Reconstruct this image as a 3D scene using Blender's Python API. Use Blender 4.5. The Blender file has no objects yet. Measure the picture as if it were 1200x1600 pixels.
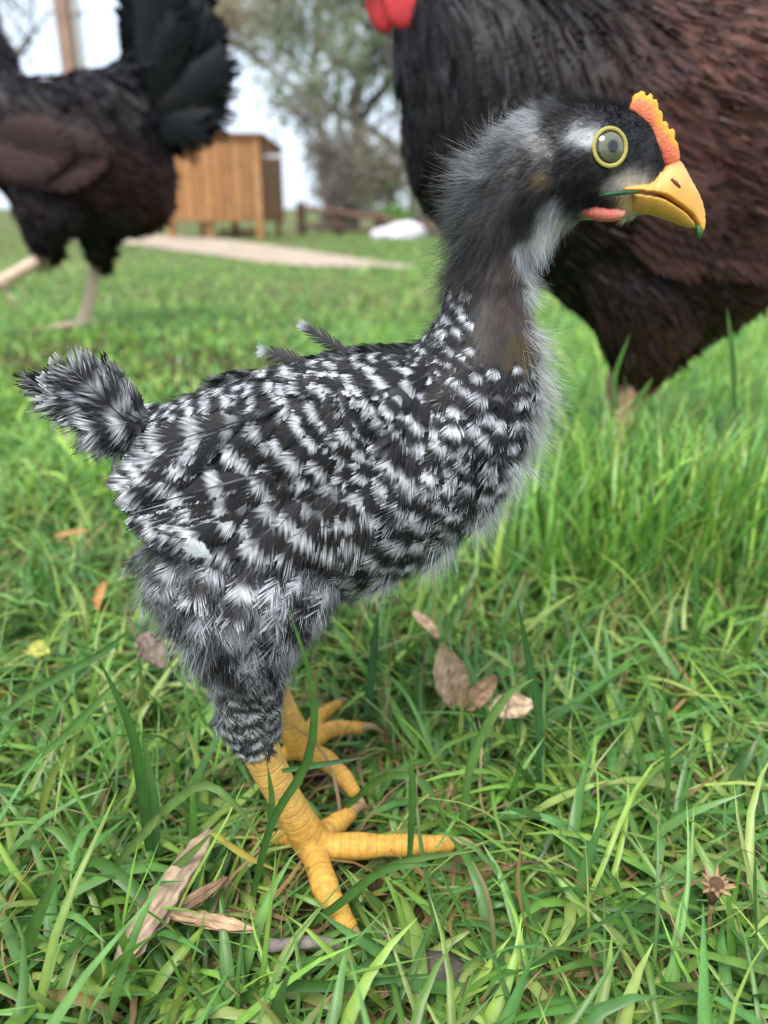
import bpy, math, random
import numpy as np
from mathutils import Vector
from mathutils.bvhtree import BVHTree

R = math.radians
rng = np.random.default_rng(7)
random.seed(7)
scene = bpy.context.scene
col = scene.collection

# ------------------------------------------------------------------ camera, world, sun, exposure
CAM_H, PITCH, F = 0.233, R(20.5), 1209.0
cam_d = bpy.data.cameras.new('camera')
cam = bpy.data.objects.new('camera', cam_d)
col.objects.link(cam)
cam.location = (0, 0, CAM_H)
cam.rotation_euler = (R(90) - PITCH, 0, 0)
cam_d.sensor_fit = 'VERTICAL'
cam_d.sensor_height = 24
cam_d.lens = 24 * F / 1600
cam_d.clip_start = 0.01
cam_d.clip_end = 3000
cam_d.dof.use_dof = True
cam_d.dof.focus_distance = 0.242
cam_d.dof.aperture_fstop = 5.8
scene.camera = cam

world = bpy.data.worlds.new('World')
scene.world = world
world.use_nodes = True
wn = world.node_tree.nodes
wl = world.node_tree.links
wn.clear()
w_out = wn.new('ShaderNodeOutputWorld')
w_bg = wn.new('ShaderNodeBackground')
w_sky = wn.new('ShaderNodeTexSky')
w_sky.sky_type = 'NISHITA'
w_sky.sun_disc = False
SUN_EL, SUN_AZ = R(58), R(200)          # azimuth measured from +Y, clockwise
w_sky.sun_elevation = SUN_EL
w_sky.sun_rotation = SUN_AZ
w_sky.air_density = 1.0
w_sky.dust_density = 3.0
w_mix = wn.new('ShaderNodeMixRGB')       # cloud deck over the clear sky
w_mix.inputs[0].default_value = 0.72
w_mix.inputs[2].default_value = (7.7, 8.9, 10.6, 1)
w_bg.inputs[1].default_value = 0.075
wl.new(w_sky.outputs[0], w_mix.inputs[1])
wl.new(w_mix.outputs[0], w_bg.inputs[0])
wl.new(w_bg.outputs[0], w_out.inputs[0])

sun_d = bpy.data.lights.new('sun', 'SUN')
sun = bpy.data.objects.new('sun', sun_d)
col.objects.link(sun)
sun_d.energy = 1.5
sun_d.angle = R(25)
sun_d.color = (1.0, 0.97, 0.92)
sdir = Vector((math.sin(SUN_AZ) * math.cos(SUN_EL), math.cos(SUN_AZ) * math.cos(SUN_EL), math.sin(SUN_EL)))
sun.rotation_euler = sdir.to_track_quat('Z', 'Y').to_euler()

scene.view_settings.view_transform = 'Standard'
scene.view_settings.look = 'None'
scene.view_settings.exposure = 1.25
scene.view_settings.gamma = 1.0
scene.cycles.use_denoising = True
scene.cycles.max_bounces = 8
scene.cycles.transparent_max_bounces = 8

# ------------------------------------------------------------------ pixel helpers (a pixel gives a direction only)
FW = np.array([0, math.cos(PITCH), -math.sin(PITCH)])
UP = np.array([0, math.sin(PITCH), math.cos(PITCH)])
RT = np.array([1.0, 0, 0])
CL = np.array([0, 0, CAM_H])

def ray(px, py):
    return FW + RT * ((px - 600) / F) + UP * ((800 - py) / F)
def P(px, py, Y):                        # point of the vertical plane at distance Y
    d = ray(px, py)
    return CL + d * (Y / d[1])
def G(px, py, z=0.0):                    # point of the horizontal plane at height z
    d = ray(px, py)
    return CL + d * ((z - CAM_H) / d[2])
def proj(pts):
    v = np.asarray(pts) - CL
    dep = v @ FW
    return np.stack([600 + F * (v @ RT) / dep, 800 - F * (v @ UP) / dep], -1)
def sstep(a, b, x):
    t = np.clip((x - a) / (b - a), 0, 1)
    return t * t * (3 - 2 * t)
def nrm(v):
    v = np.asarray(v, float)
    return v / (np.linalg.norm(v, axis=-1, keepdims=True) + 1e-12)

# ------------------------------------------------------------------ mesh helpers
def mk_mesh(name, V, T=None, Q=None, cols=None, attrs=None, smooth=True):
    V = np.asarray(V, np.float32)
    T = np.zeros((0, 3), np.int32) if T is None or len(T) == 0 else np.asarray(T, np.int32)
    Q = np.zeros((0, 4), np.int32) if Q is None or len(Q) == 0 else np.asarray(Q, np.int32)
    me = bpy.data.meshes.new(name)
    me.vertices.add(len(V))
    me.vertices.foreach_set('co', V.ravel())
    nl = len(T) * 3 + len(Q) * 4
    me.loops.add(nl)
    me.loops.foreach_set('vertex_index', np.concatenate([T.ravel(), Q.ravel()]).astype(np.int32))
    me.polygons.add(len(T) + len(Q))
    st = np.concatenate([np.arange(len(T)) * 3, len(T) * 3 + np.arange(len(Q)) * 4]).astype(np.int32)
    me.polygons.foreach_set('loop_start', st)
    me.polygons.foreach_set('use_smooth', np.full(len(st), smooth))
    if cols is not None:
        a = me.attributes.new('Col', 'FLOAT_COLOR', 'POINT')
        c = np.ones((len(V), 4), np.float32)
        c[:, :3] = cols
        a.data.foreach_set('color', c.ravel())
    for k, v in (attrs or {}).items():
        a = me.attributes.new(k, 'FLOAT', 'POINT')
        a.data.foreach_set('value', np.asarray(v, np.float32))
    me.update(calc_edges=True)
    return me

class Acc:
    def __init__(s):
        s.V, s.T, s.Q, s.C, s.n = [], [], [], [], 0
    def add(s, V, T=None, Q=None, C=None):
        V = np.asarray(V, float).reshape(-1, 3)
        s.V.append(V)
        if T is not None and len(T): s.T.append(np.asarray(T) + s.n)
        if Q is not None and len(Q): s.Q.append(np.asarray(Q) + s.n)
        if C is None: C = np.ones((len(V), 3))
        C = np.asarray(C, float)
        if C.ndim == 1: C = np.tile(C, (len(V), 1))
        s.C.append(C)
        s.n += len(V)
        return s
    def mesh(s, name, smooth=True):
        cat = lambda L, w: np.concatenate(L) if L else np.zeros((0, w), int)
        return mk_mesh(name, cat(s.V, 3), cat(s.T, 3), cat(s.Q, 4), cat(s.C, 3), smooth=smooth)
    def build(s, name, mat, parent=None, smooth=True):
        return obj(name, s.mesh(name, smooth), mat, parent)

def obj(name, me, mat, parent=None):
    o = bpy.data.objects.new(name, me)
    col.objects.link(o)
    if mat is not None and len(me.materials) == 0: me.materials.append(mat)
    if parent is not None: o.parent = parent
    return o
def thing(name, label, cat, group=None):
    o = bpy.data.objects.new(name, None)
    col.objects.link(o)
    return tag(o, label, cat, group)
def tag(o, label=None, cat=None, group=None, kind=None):
    if label: o['label'] = label
    if cat: o['category'] = cat
    if group: o['group'] = group
    if kind: o['kind'] = kind
    return o
def box(acc, c, s, C=None, rz=0.0):
    c = np.asarray(c, float); h = np.asarray(s, float) / 2
    v = np.array([[x, y, z] for x in (-1, 1) for y in (-1, 1) for z in (-1, 1)], float) * h
    if rz:
        cs, sn = math.cos(rz), math.sin(rz)
        v = np.stack([v[:, 0] * cs - v[:, 1] * sn, v[:, 0] * sn + v[:, 1] * cs, v[:, 2]], -1)
    return acc.add(v + c, Q=[[0, 1, 3, 2], [4, 6, 7, 5], [0, 4, 5, 1], [2, 3, 7, 6], [0, 2, 6, 4], [1, 5, 7, 3]], C=C)
def tube(acc, pts, rad, n=8, C=None, ell=None):
    pts = np.asarray(pts, float); rad = np.broadcast_to(np.asarray(rad, float), (len(pts),))
    tg = nrm(np.gradient(pts, axis=0))
    ref = np.array([0, 0, 1.0]) if abs(tg[0][2]) < .9 else np.array([0, 1.0, 0])
    V = []
    for p, t, r in zip(pts, tg, rad):
        a = nrm(np.cross(t, ref)); b = np.cross(a, t)
        ref = b
        an = np.arange(n) * 2 * math.pi / n
        V.append(p + r * (np.cos(an)[:, None] * a + np.sin(an)[:, None] * b))
    m = len(pts)
    V = np.concatenate(V + [pts[:1] - tg[:1] * rad[0] * .5, pts[-1:] + tg[-1:] * rad[-1] * .5])
    Q = [[i * n + j, i * n + (j + 1) % n, (i + 1) * n + (j + 1) % n, (i + 1) * n + j] for i in range(m - 1) for j in range(n)]
    T = [[m * n, (j + 1) % n, j] for j in range(n)] + [[m * n + 1, (m - 1) * n + j, (m - 1) * n + (j + 1) % n] for j in range(n)]
    return acc.add(V, T, Q, C)
def crom(pts, n=8, closed=False):        # Catmull-Rom resampling
    p = np.asarray(pts, float)
    if closed: q = np.concatenate([p[-1:], p, p[:2]])
    else: q = np.concatenate([2 * p[:1] - p[1:2], p, 2 * p[-1:] - p[-2:-1]])
    out = []
    for i in range(len(q) - 3):
        t = np.linspace(0, 1, n, endpoint=False)[:, None]
        a, b, c, d = q[i:i + 4]
        out.append(.5 * (2 * b + (c - a) * t + (2 * a - 5 * b + 4 * c - d) * t ** 2 + (3 * b - a - 3 * c + d) * t ** 3))
    if not closed: out.append(p[-1:])
    return np.concatenate(out)

def inflate(outline, Y, res, k=1.0, iters=400, smooth=4, kfun=None, sub=6, world=False, prof=None, widest=0):
    """outline (pixels on plane Y, or world x,z) -> closed rounded body; returns V, Q, T"""
    o = crom(outline, sub, True) if sub else np.asarray(outline, float)
    if not world:
        o = np.array([P(a, b, Y)[[0, 2]] for a, b in o])
    lo = o.min(0) - 2 * res; hi = o.max(0) + 2 * res
    nx, nz = (np.ceil((hi - lo) / res)).astype(int) + 1
    X, Z = np.meshgrid(lo[0] + np.arange(nx) * res, lo[1] + np.arange(nz) * res, indexing='ij')
    ins = np.zeros(X.shape, bool)
    a = o; b = np.roll(o, -1, 0)
    for (x0, z0), (x1, z1) in zip(a, b):
        if z0 == z1: continue
        c = ((z0 > Z) != (z1 > Z)) & (X < (x1 - x0) * (Z - z0) / (z1 - z0) + x0)
        ins ^= c
    h = np.zeros(X.shape)
    I, J = np.indices(X.shape); red = (I + J) % 2 == 0
    core = ins.copy()
    core[1:-1, 1:-1] &= ins[2:, 1:-1] & ins[:-2, 1:-1] & ins[1:-1, 2:] & ins[1:-1, :-2]
    om = 2 / (1 + math.sin(math.pi / max(min(nx, nz), 8)))
    mr, mb = core & red, core & ~red
    for _ in range(iters):
        for m in (mr, mb):
            s = np.zeros_like(h)
            s[1:-1, 1:-1] = (h[2:, 1:-1] + h[:-2, 1:-1] + h[1:-1, 2:] + h[1:-1, :-2] + res * res) / 4
            h[m] += om * (s[m] - h[m])
    t = np.sqrt(np.maximum(2 * h, 0)) * k
    if kfun is not None: t = t * kfun(X, Z)
    if prof is not None:                     # thickness given along x, widest at the bottom (0) or top (1) of each column
        zl = np.where(ins, Z, 9).min(1, keepdims=True); zh_ = np.where(ins, Z, -9).max(1, keepdims=True)
        u = np.clip((Z - zl) / np.maximum(zh_ - zl, 1e-6), 0, 1)
        if widest: u = 1 - u
        e = np.minimum(1, np.sqrt(np.maximum(2 * h, 0)) / .0004)
        t = prof(X) * np.sqrt(np.maximum(1 - u ** 1.6, 0)) * np.sqrt(e)
    idf = -np.ones(X.shape, int); idb = -np.ones(X.shape, int)
    n = ins.sum(); idf[ins] = np.arange(n)
    idb[:] = idf; nb = core.sum(); idb[core] = n + np.arange(nb)
    V = np.concatenate([np.stack([X[ins], Y - t[ins], Z[ins]], -1), np.stack([X[core], Y + t[core], Z[core]], -1)])
    Q, T = [], []
    full = ins[:-1, :-1] & ins[1:, :-1] & ins[1:, 1:] & ins[:-1, 1:]
    for ids, fl in ((idf, False), (idb, True)):
        c4 = [ids[:-1, :-1], ids[1:, :-1], ids[1:, 1:], ids[:-1, 1:]]
        q = np.stack([c[full] for c in c4], -1)
        Q.append(q[:, ::-1] if fl else q)
        for miss in range(4):
            cs = [ins[:-1, :-1], ins[1:, :-1], ins[1:, 1:], ins[:-1, 1:]]
            m = ~cs[miss]
            for kx in range(4):
                if kx != miss: m = m & cs[kx]
            tri = np.stack([c4[kx][m] for kx in range(4) if kx != miss], -1)
            T.append(tri[:, ::-1] if fl else tri)
    Q = np.concatenate(Q); T = np.concatenate(T)
    # drop boundary-only duplicate faces (front and back identical)
    def dd(Fc):
        key = np.sort(Fc, 1)
        _, inv, cnt = np.unique(key, axis=0, return_inverse=True, return_counts=True)
        return Fc[cnt[inv.ravel()] == 1]
    Q = dd(Q); T = dd(T)
    V = lap(V, T, Q, smooth)
    return V, T, Q
def lap(V, T, Q, it, f=.5):
    E = np.concatenate([Q[:, [0, 1]], Q[:, [1, 2]], Q[:, [2, 3]], Q[:, [3, 0]], T[:, [0, 1]], T[:, [1, 2]], T[:, [2, 0]]])
    E = np.concatenate([E, E[:, ::-1]])
    deg = np.bincount(E[:, 0], minlength=len(V))[:, None]
    for _ in range(it):
        S = np.stack([np.bincount(E[:, 0], V[E[:, 1], c], minlength=len(V)) for c in range(3)], -1)
        V = np.where(deg > 0, V + f * (S / np.maximum(deg, 1) - V), V)
    return V
def remesh(acc, voxel, smooth_it=4):
    me = acc.mesh('tmp')
    o = bpy.data.objects.new('tmp', me); col.objects.link(o)
    m = o.modifiers.new('r', 'REMESH'); m.mode = 'VOXEL'; m.voxel_size = voxel
    s = o.modifiers.new('s', 'SMOOTH'); s.iterations = smooth_it; s.factor = .5
    dg = bpy.context.evaluated_depsgraph_get()
    out = bpy.data.meshes.new_from_object(o.evaluated_get(dg))
    bpy.data.objects.remove(o); bpy.data.meshes.remove(me)
    V = np.empty(len(out.vertices) * 3, np.float32); out.vertices.foreach_get('co', V); V = V.reshape(-1, 3)
    out.calc_loop_triangles()
    T = np.empty(len(out.loop_triangles) * 3, np.int32); out.loop_triangles.foreach_get('vertices', T); T = T.reshape(-1, 3)
    bpy.data.meshes.remove(out)
    return V.astype(float), T
def surf_sample(V, T, n, wt=None):
    a, b, c = V[T[:, 0]], V[T[:, 1]], V[T[:, 2]]
    N = np.cross(b - a, c - a); A = np.linalg.norm(N, axis=1)
    A2 = A if wt is None else A * wt[T[:, 0]]
    i = rng.choice(len(T), n, p=A2 / A2.sum())
    r1 = np.sqrt(rng.random(n))[:, None]; r2 = rng.random(n)[:, None]
    vn = np.zeros_like(V)
    for k in range(3):
        for c3 in range(3): vn[:, c3] += np.bincount(T[:, k], N[:, c3], minlength=len(V))
    vn = nrm(vn)
    p = a[i] * (1 - r1) + b[i] * r1 * (1 - r2) + c[i] * r1 * r2
    nn = vn[T[i, 0]] * (1 - r1) + vn[T[i, 1]] * r1 * (1 - r2) + vn[T[i, 2]] * r1 * r2
    return p, nrm(nn)
def poisson(p, rad):
    """greedy dart throwing, rad per point; returns kept indices"""
    order = rng.permutation(len(p))
    kept = np.empty((len(p), 3)); kr = np.empty(len(p)); idx = []; n = 0
    for i in order:
        if n:
            d = kept[:n] - p[i]
            if ((d * d).sum(1) < (np.minimum(kr[:n], rad[i])) ** 2).any(): continue
        kept[n] = p[i]; kr[n] = rad[i]; n += 1; idx.append(i)
    return np.array(idx)
def rbf(px, tab, sig):
    tab = np.asarray(tab, float)
    d2 = ((px[:, None, :] - tab[None, :, :2]) ** 2).sum(-1)
    w = np.exp(-d2 / (2 * sig * sig)) + 1e-6 / (d2 + 1)
    w /= w.sum(1, keepdims=True)
    return w @ tab[:, 2:]

# ------------------------------------------------------------------ materials
def mat(name):
    m = bpy.data.materials.new(name); m.use_nodes = True
    nt = m.node_tree
    return m, nt.nodes, nt.links, nt.nodes['Principled BSDF'], nt.nodes['Material Output']
def setp(b, **kw):
    for k, v in kw.items(): b.inputs[k.replace('_', ' ')].default_value = v
def attr_mat(name, rough=.6, spec=.3, noise=.25, nscale=300, trans=0.0, bump=0.0, sheen=0.0, sss=0.0, bscale=None):
    m, n, l, b, out = mat(name)
    a = n.new('ShaderNodeAttribute'); a.attribute_name = 'Col'
    tc = n.new('ShaderNodeTexCoord')
    nz = n.new('ShaderNodeTexNoise'); nz.inputs['Scale'].default_value = nscale; nz.inputs['Detail'].default_value = 4
    l.new(tc.outputs['Object'], nz.inputs['Vector'])
    mr = n.new('ShaderNodeMapRange')
    mr.inputs['From Min'].default_value = .25; mr.inputs['From Max'].default_value = .75
    mr.inputs['To Min'].default_value = 1 - noise; mr.inputs['To Max'].default_value = 1 + noise
    l.new(nz.outputs['Fac'], mr.inputs['Value'])
    mx = n.new('ShaderNodeVectorMath'); mx.operation = 'SCALE'
    l.new(a.outputs['Color'], mx.inputs[0]); l.new(mr.outputs[0], mx.inputs['Scale'])
    l.new(mx.outputs[0], b.inputs['Base Color'])
    setp(b, Roughness=rough, Specular_IOR_Level=spec)
    if sheen: setp(b, Sheen_Weight=sheen, Sheen_Roughness=.4)
    if sss:
        setp(b, Subsurface_Weight=sss, Subsurface_Scale=.004)
    if bump:
        bp = n.new('ShaderNodeBump'); bp.inputs['Strength'].default_value = bump; bp.inputs['Distance'].default_value = .001
        nb = nz
        if bscale:
            nb = n.new('ShaderNodeTexNoise'); nb.inputs['Scale'].default_value = bscale; nb.inputs['Detail'].default_value = 3
            l.new(tc.outputs['Object'], nb.inputs['Vector'])
        l.new(nb.outputs['Fac'], bp.inputs['Height']); l.new(bp.outputs[0], b.inputs['Normal'])
    if trans:
        tr = n.new('ShaderNodeBsdfTranslucent'); l.new(mx.outputs[0], tr.inputs[0])
        ms = n.new('ShaderNodeMixShader'); ms.inputs[0].default_value = trans
        l.new(b.outputs[0], ms.inputs[1]); l.new(tr.outputs[0], ms.inputs[2]); l.new(ms.outputs[0], out.inputs[0])
    return m
M_feather = attr_mat('barred_feather', .55, .25, .18, 500, trans=.12)
M_down = attr_mat('down_fluff', .8, .1, .2, 250, trans=.3)
M_henfeather = attr_mat('hen_feather', .5, .2, .35, 160)
M_grass = attr_mat('grass_blade', .36, .5, .22, 160, trans=.36)
M_litter = attr_mat('dry_litter', .8, .15, .45, 220, bump=.5)
M_horn = attr_mat('beak_horn', .38, .45, .10, 300, sss=.15)
M_flesh = attr_mat('comb_flesh', .5, .4, .14, 500, bump=.5, sss=.25, bscale=1400)
M_henflesh = attr_mat('wattle_flesh', .55, .35, .15, 150, bump=.4, sss=.1, bscale=500)
M_wood = attr_mat('stained_wood', .7, .2, .2, 9)
M_bark = attr_mat('tree_bark', .9, .1, .35, 6)
M_leaf = attr_mat('tree_leaf', .6, .25, .2, 3, trans=.3)
M_pale = attr_mat('pale_paint', .6, .3, .1, 4)
M_eyeglass = attr_mat('eyeball', .04, .6, .12, 900)
setp(M_eyeglass.node_tree.nodes['Principled BSDF'], Coat_Weight=.3, Coat_Roughness=.03)
M_ring = attr_mat('eye_ring_skin', .5, .4, .1, 900, bump=.35, bscale=2500, sss=.1)

def body_mat(name, scale_freq):
    m, n, l, b, out = mat(name)
    a = n.new('ShaderNodeAttribute'); a.attribute_name = 'Col'
    s = n.new('ShaderNodeAttribute'); s.attribute_name = 'along'
    lg = n.new('ShaderNodeAttribute'); lg.attribute_name = 'legmask'
    tc = n.new('ShaderNodeTexCoord')
    nz = n.new('ShaderNodeTexNoise'); nz.inputs['Scale'].default_value = 260; nz.inputs['Detail'].default_value = 5
    l.new(tc.outputs['Object'], nz.inputs['Vector'])
    # scutes: rings along the bone, wobbling a little
    ad = n.new('ShaderNodeMath'); ad.operation = 'MULTIPLY_ADD'; ad.inputs[1].default_value = .0012
    l.new(nz.outputs['Fac'], ad.inputs[0]); l.new(s.outputs['Fac'], ad.inputs[2])
    ml = n.new('ShaderNodeMath'); ml.operation = 'MULTIPLY'; ml.inputs[1].default_value = scale_freq
    l.new(ad.outputs[0], ml.inputs[0])
    fr = n.new('ShaderNodeMath'); fr.operation = 'FRACT'; l.new(ml.outputs[0], fr.inputs[0])
    rp = n.new('ShaderNodeValToRGB')
    e = rp.color_ramp.elements
    e[0].position = 0; e[0].color = (0, 0, 0, 1); e[1].position = .22; e[1].color = (1, 1, 1, 1)
    x = e.new(.85); x.color = (.75, .75, .75, 1); x = e.new(1.0); x.color = (0, 0, 0, 1)
    l.new(fr.outputs[0], rp.inputs[0]); n2 = n.new('ShaderNodeTexNoise'); n2.inputs['Scale'].default_value = 140; n2.inputs['Detail'].default_value = 3; l.new(tc.outputs['Object'], n2.inputs['Vector'])
    vo = n.new('ShaderNodeTexVoronoi'); vo.inputs['Scale'].default_value = 420; vo.feature = 'DISTANCE_TO_EDGE'
    l.new(tc.outputs['Object'], vo.inputs['Vector'])
    vm = n.new('ShaderNodeMath'); vm.operation = 'MINIMUM'
    vs = n.new('ShaderNodeMath'); vs.operation = 'MULTIPLY_ADD'; vs.inputs[1].default_value = 4; vs.inputs[2].default_value = .45
    l.new(vo.outputs['Distance'], vs.inputs[0])
    l.new(rp.outputs[0], vm.inputs[0]); l.new(vs.outputs[0], vm.inputs[1])
    mk = n.new('ShaderNodeMath'); mk.operation = 'MULTIPLY'
    l.new(vm.outputs[0], mk.inputs[0]); l.new(lg.outputs['Fac'], mk.inputs[1])
    bp = n.new('ShaderNodeBump'); bp.inputs['Strength'].default_value = .38; bp.inputs['Distance'].default_value = .0006
    l.new(mk.outputs[0], bp.inputs['Height']); l.new(bp.outputs[0], b.inputs['Normal'])
    # dirt between scutes
    mr = n.new('ShaderNodeMapRange'); mr.inputs['To Min'].default_value = .74; mr.inputs['To Max'].default_value = 1.0
    l.new(vm.outputs[0], mr.inputs['Value'])
    iv = n.new('ShaderNodeMix'); iv.data_type = 'FLOAT'
    l.new(lg.outputs['Fac'], iv.inputs[0]); iv.inputs[2].default_value = 1.0; l.new(mr.outputs[0], iv.inputs[3])
    m2 = n.new('ShaderNodeMapRange'); m2.inputs['From Min'].default_value = .3; m2.inputs['From Max'].default_value = .7
    m2.inputs['To Min'].default_value = .78; m2.inputs['To Max'].default_value = 1.12
    l.new(nz.outputs['Fac'], m2.inputs['Value'])
    mm = n.new('ShaderNodeMath'); mm.operation = 'MULTIPLY'; l.new(iv.outputs[0], mm.inputs[0]); l.new(m2.outputs[0], mm.inputs[1])
    sc = n.new('ShaderNodeVectorMath'); sc.operation = 'SCALE'
    l.new(a.outputs['Color'], sc.inputs[0]); l.new(mm.outputs[0], sc.inputs['Scale'])
    r2 = n.new('ShaderNodeMapRange'); r2.inputs['From Min'].default_value = .58; r2.inputs['From Max'].default_value = .74; r2.inputs['To Max'].default_value = .5
    l.new(n2.outputs['Fac'], r2.inputs['Value'])
    mq = n.new('ShaderNodeMath'); mq.operation = 'MULTIPLY'; l.new(r2.outputs[0], mq.inputs[0]); l.new(lg.outputs['Fac'], mq.inputs[1])
    mb = n.new('ShaderNodeMixRGB'); mb.inputs[2].default_value = (.36, .17, .075, 1)     # brown mottling on the scales
    l.new(mq.outputs[0], mb.inputs[0]); l.new(sc.outputs[0], mb.inputs[1]); l.new(mb.outputs[0], b.inputs['Base Color'])
    setp(b, Roughness=.55, Specular_IOR_Level=.35)
    return m
M_body = body_mat('chick_skin', 1 / .0031)
M_henbody = body_mat('hen_skin', 1 / .006)

# ------------------------------------------------------------------ terrain
def zg(x, y):
    x = np.asarray(x, float); y = np.asarray(y, float)
    far = .052 * sstep(1.2, 3.0, y)
    left = .058 * sstep(.70, 1.30, y) * (1 - sstep(-.30, .15, x))
    w = sstep(2.0, 4.0, y)
    z = np.maximum(far, left) * (1 - w) + .052 * w
    bump = .004 * np.sin(x * 21 + 1.3) * np.cos(y * 17 + .4) + .003 * np.sin(x * 43 - y * 31)
    z = z + bump * (1 - sstep(3, 6, y)) * sstep(.05, .5, np.hypot(x, y - .24))
    hill = 1.6 * sstep(32, 90, y)                 # low rise far behind the trees
    return z + hill
def ground_mat():
    m, n, l, b, out = mat('soil_and_thatch')
    tc = n.new('ShaderNodeTexCoord')
    n1 = n.new('ShaderNodeTexNoise'); n1.inputs['Scale'].default_value = 90; n1.inputs['Detail'].default_value = 8
    n2 = n.new('ShaderNodeTexNoise'); n2.inputs['Scale'].default_value = .7; n2.inputs['Detail'].default_value = 6
    for q in (n1, n2): l.new(tc.outputs['Object'], q.inputs['Vector'])
    r1 = n.new('ShaderNodeValToRGB'); e = r1.color_ramp.elements
    e[0].position = .3; e[0].color = (.018, .012, .007, 1); e[1].position = .7; e[1].color = (.11, .07, .038, 1)
    l.new(n1.outputs['Fac'], r1.inputs[0])
    r2 = n.new('ShaderNodeValToRGB'); e = r2.color_ramp.elements
    e[0].position = .35; e[0].color = (.075, .13, .03, 1); e[1].position = .68; e[1].color = (.2, .17, .085, 1)
    l.new(n2.outputs['Fac'], r2.inputs[0])
    ge = n.new('ShaderNodeSeparateXYZ'); l.new(tc.outputs['Object'], ge.inputs[0])
    mr = n.new('ShaderNodeMapRange'); mr.inputs['From Min'].default_value = .9; mr.inputs['From Max'].default_value = 2.6
    vl = n.new('ShaderNodeVectorMath'); vl.operation = 'LENGTH'; l.new(tc.outputs['Object'], vl.inputs[0]); l.new(vl.outputs['Value'], mr.inputs['Value'])
    mx = n.new('ShaderNodeMixRGB'); l.new(mr.outputs[0], mx.inputs[0]); l.new(r1.outputs[0], mx.inputs[1]); l.new(r2.outputs[0], mx.inputs[2])
    l.new(mx.outputs[0], b.inputs['Base Color'])
    setp(b, Roughness=.95, Specular_IOR_Level=.1)
    bp = n.new('ShaderNodeBump'); bp.inputs['Distance'].default_value = .006
    l.new(n1.outputs['Fac'], bp.inputs['Height']); l.new(bp.outputs[0], b.inputs['Normal'])
    return m
gx = np.sinh(np.linspace(-1, 1, 110) * 8.2) / math.sinh(8.2) * 420
gy = np.concatenate([-np.geomspace(300, .2, 25), np.linspace(-.1, 3, 70), np.geomspace(3.1, 900, 50)])
GX, GY = np.meshgrid(gx, gy, indexing='ij')
gi = np.arange(GX.size).reshape(GX.shape)
gq = np.stack([gi[:-1, :-1], gi[1:, :-1], gi[1:, 1:], gi[:-1, 1:]], -1).reshape(-1, 4)
tag(obj('ground', mk_mesh('ground', np.stack([GX, GY, zg(GX, GY)], -1).reshape(-1, 3), Q=gq), ground_mat()), kind='structure')

# dirt path behind the lawn
pn = np.array([G(a, b, .052)[:2] for a, b in [(95, 377), (150, 380), (190, 382), (230, 386), (330, 400), (440, 414), (540, 420), (600, 421), (650, 420)]])
pf = np.array([G(a, b, .052)[:2] for a, b in [(95, 370), (150, 368), (190, 367), (230, 366), (330, 373), (440, 387), (540, 402), (600, 411), (650, 418)]])
pn = crom(pn, 8); pf = crom(pf, 8)
PATH_POLY = np.concatenate([pn, pf[::-1]])
pr = np.linspace(0, 1, 9)
pv = pn[:, None] * (1 - pr)[None, :, None] + pf[:, None] * pr[None, :, None]
pz = zg(pv[..., 0], pv[..., 1]) + .006
pi_ = np.arange(pz.size).reshape(pz.shape)
pq = np.stack([pi_[:-1, :-1], pi_[1:, :-1], pi_[1:, 1:], pi_[:-1, 1:]], -1).reshape(-1, 4)
def dirt_mat():
    m, n, l, b, out = mat('pale_dirt')
    tc = n.new('ShaderNodeTexCoord'); nz = n.new('ShaderNodeTexNoise'); nz.inputs['Scale'].default_value = 5; nz.inputs['Detail'].default_value = 9
    l.new(tc.outputs['Object'], nz.inputs['Vector'])
    r = n.new('ShaderNodeValToRGB'); e = r.color_ramp.elements
    e[0].position = .3; e[0].color = (.36, .27, .19, 1); e[1].position = .7; e[1].color = (.55, .44, .34, 1)
    l.new(nz.outputs['Fac'], r.inputs[0]); l.new(r.outputs[0], b.inputs['Base Color']); setp(b, Roughness=.95, Specular_IOR_Level=.1)
    return m
tag(obj('dirt_path', mk_mesh('dirt_path', np.concatenate([pv, pz[..., None]], -1).reshape(-1, 3), Q=pq), dirt_mat()), kind='structure')
def in_poly(x, y, poly):
    r = np.zeros(x.shape, bool)
    for (x0, y0), (x1, y1) in zip(poly, np.roll(poly, -1, 0)):
        if y0 != y1: r ^= ((y0 > y) != (y1 > y)) & (x < (x1 - x0) * (y - y0) / (y1 - y0) + x0)
    return r

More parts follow.
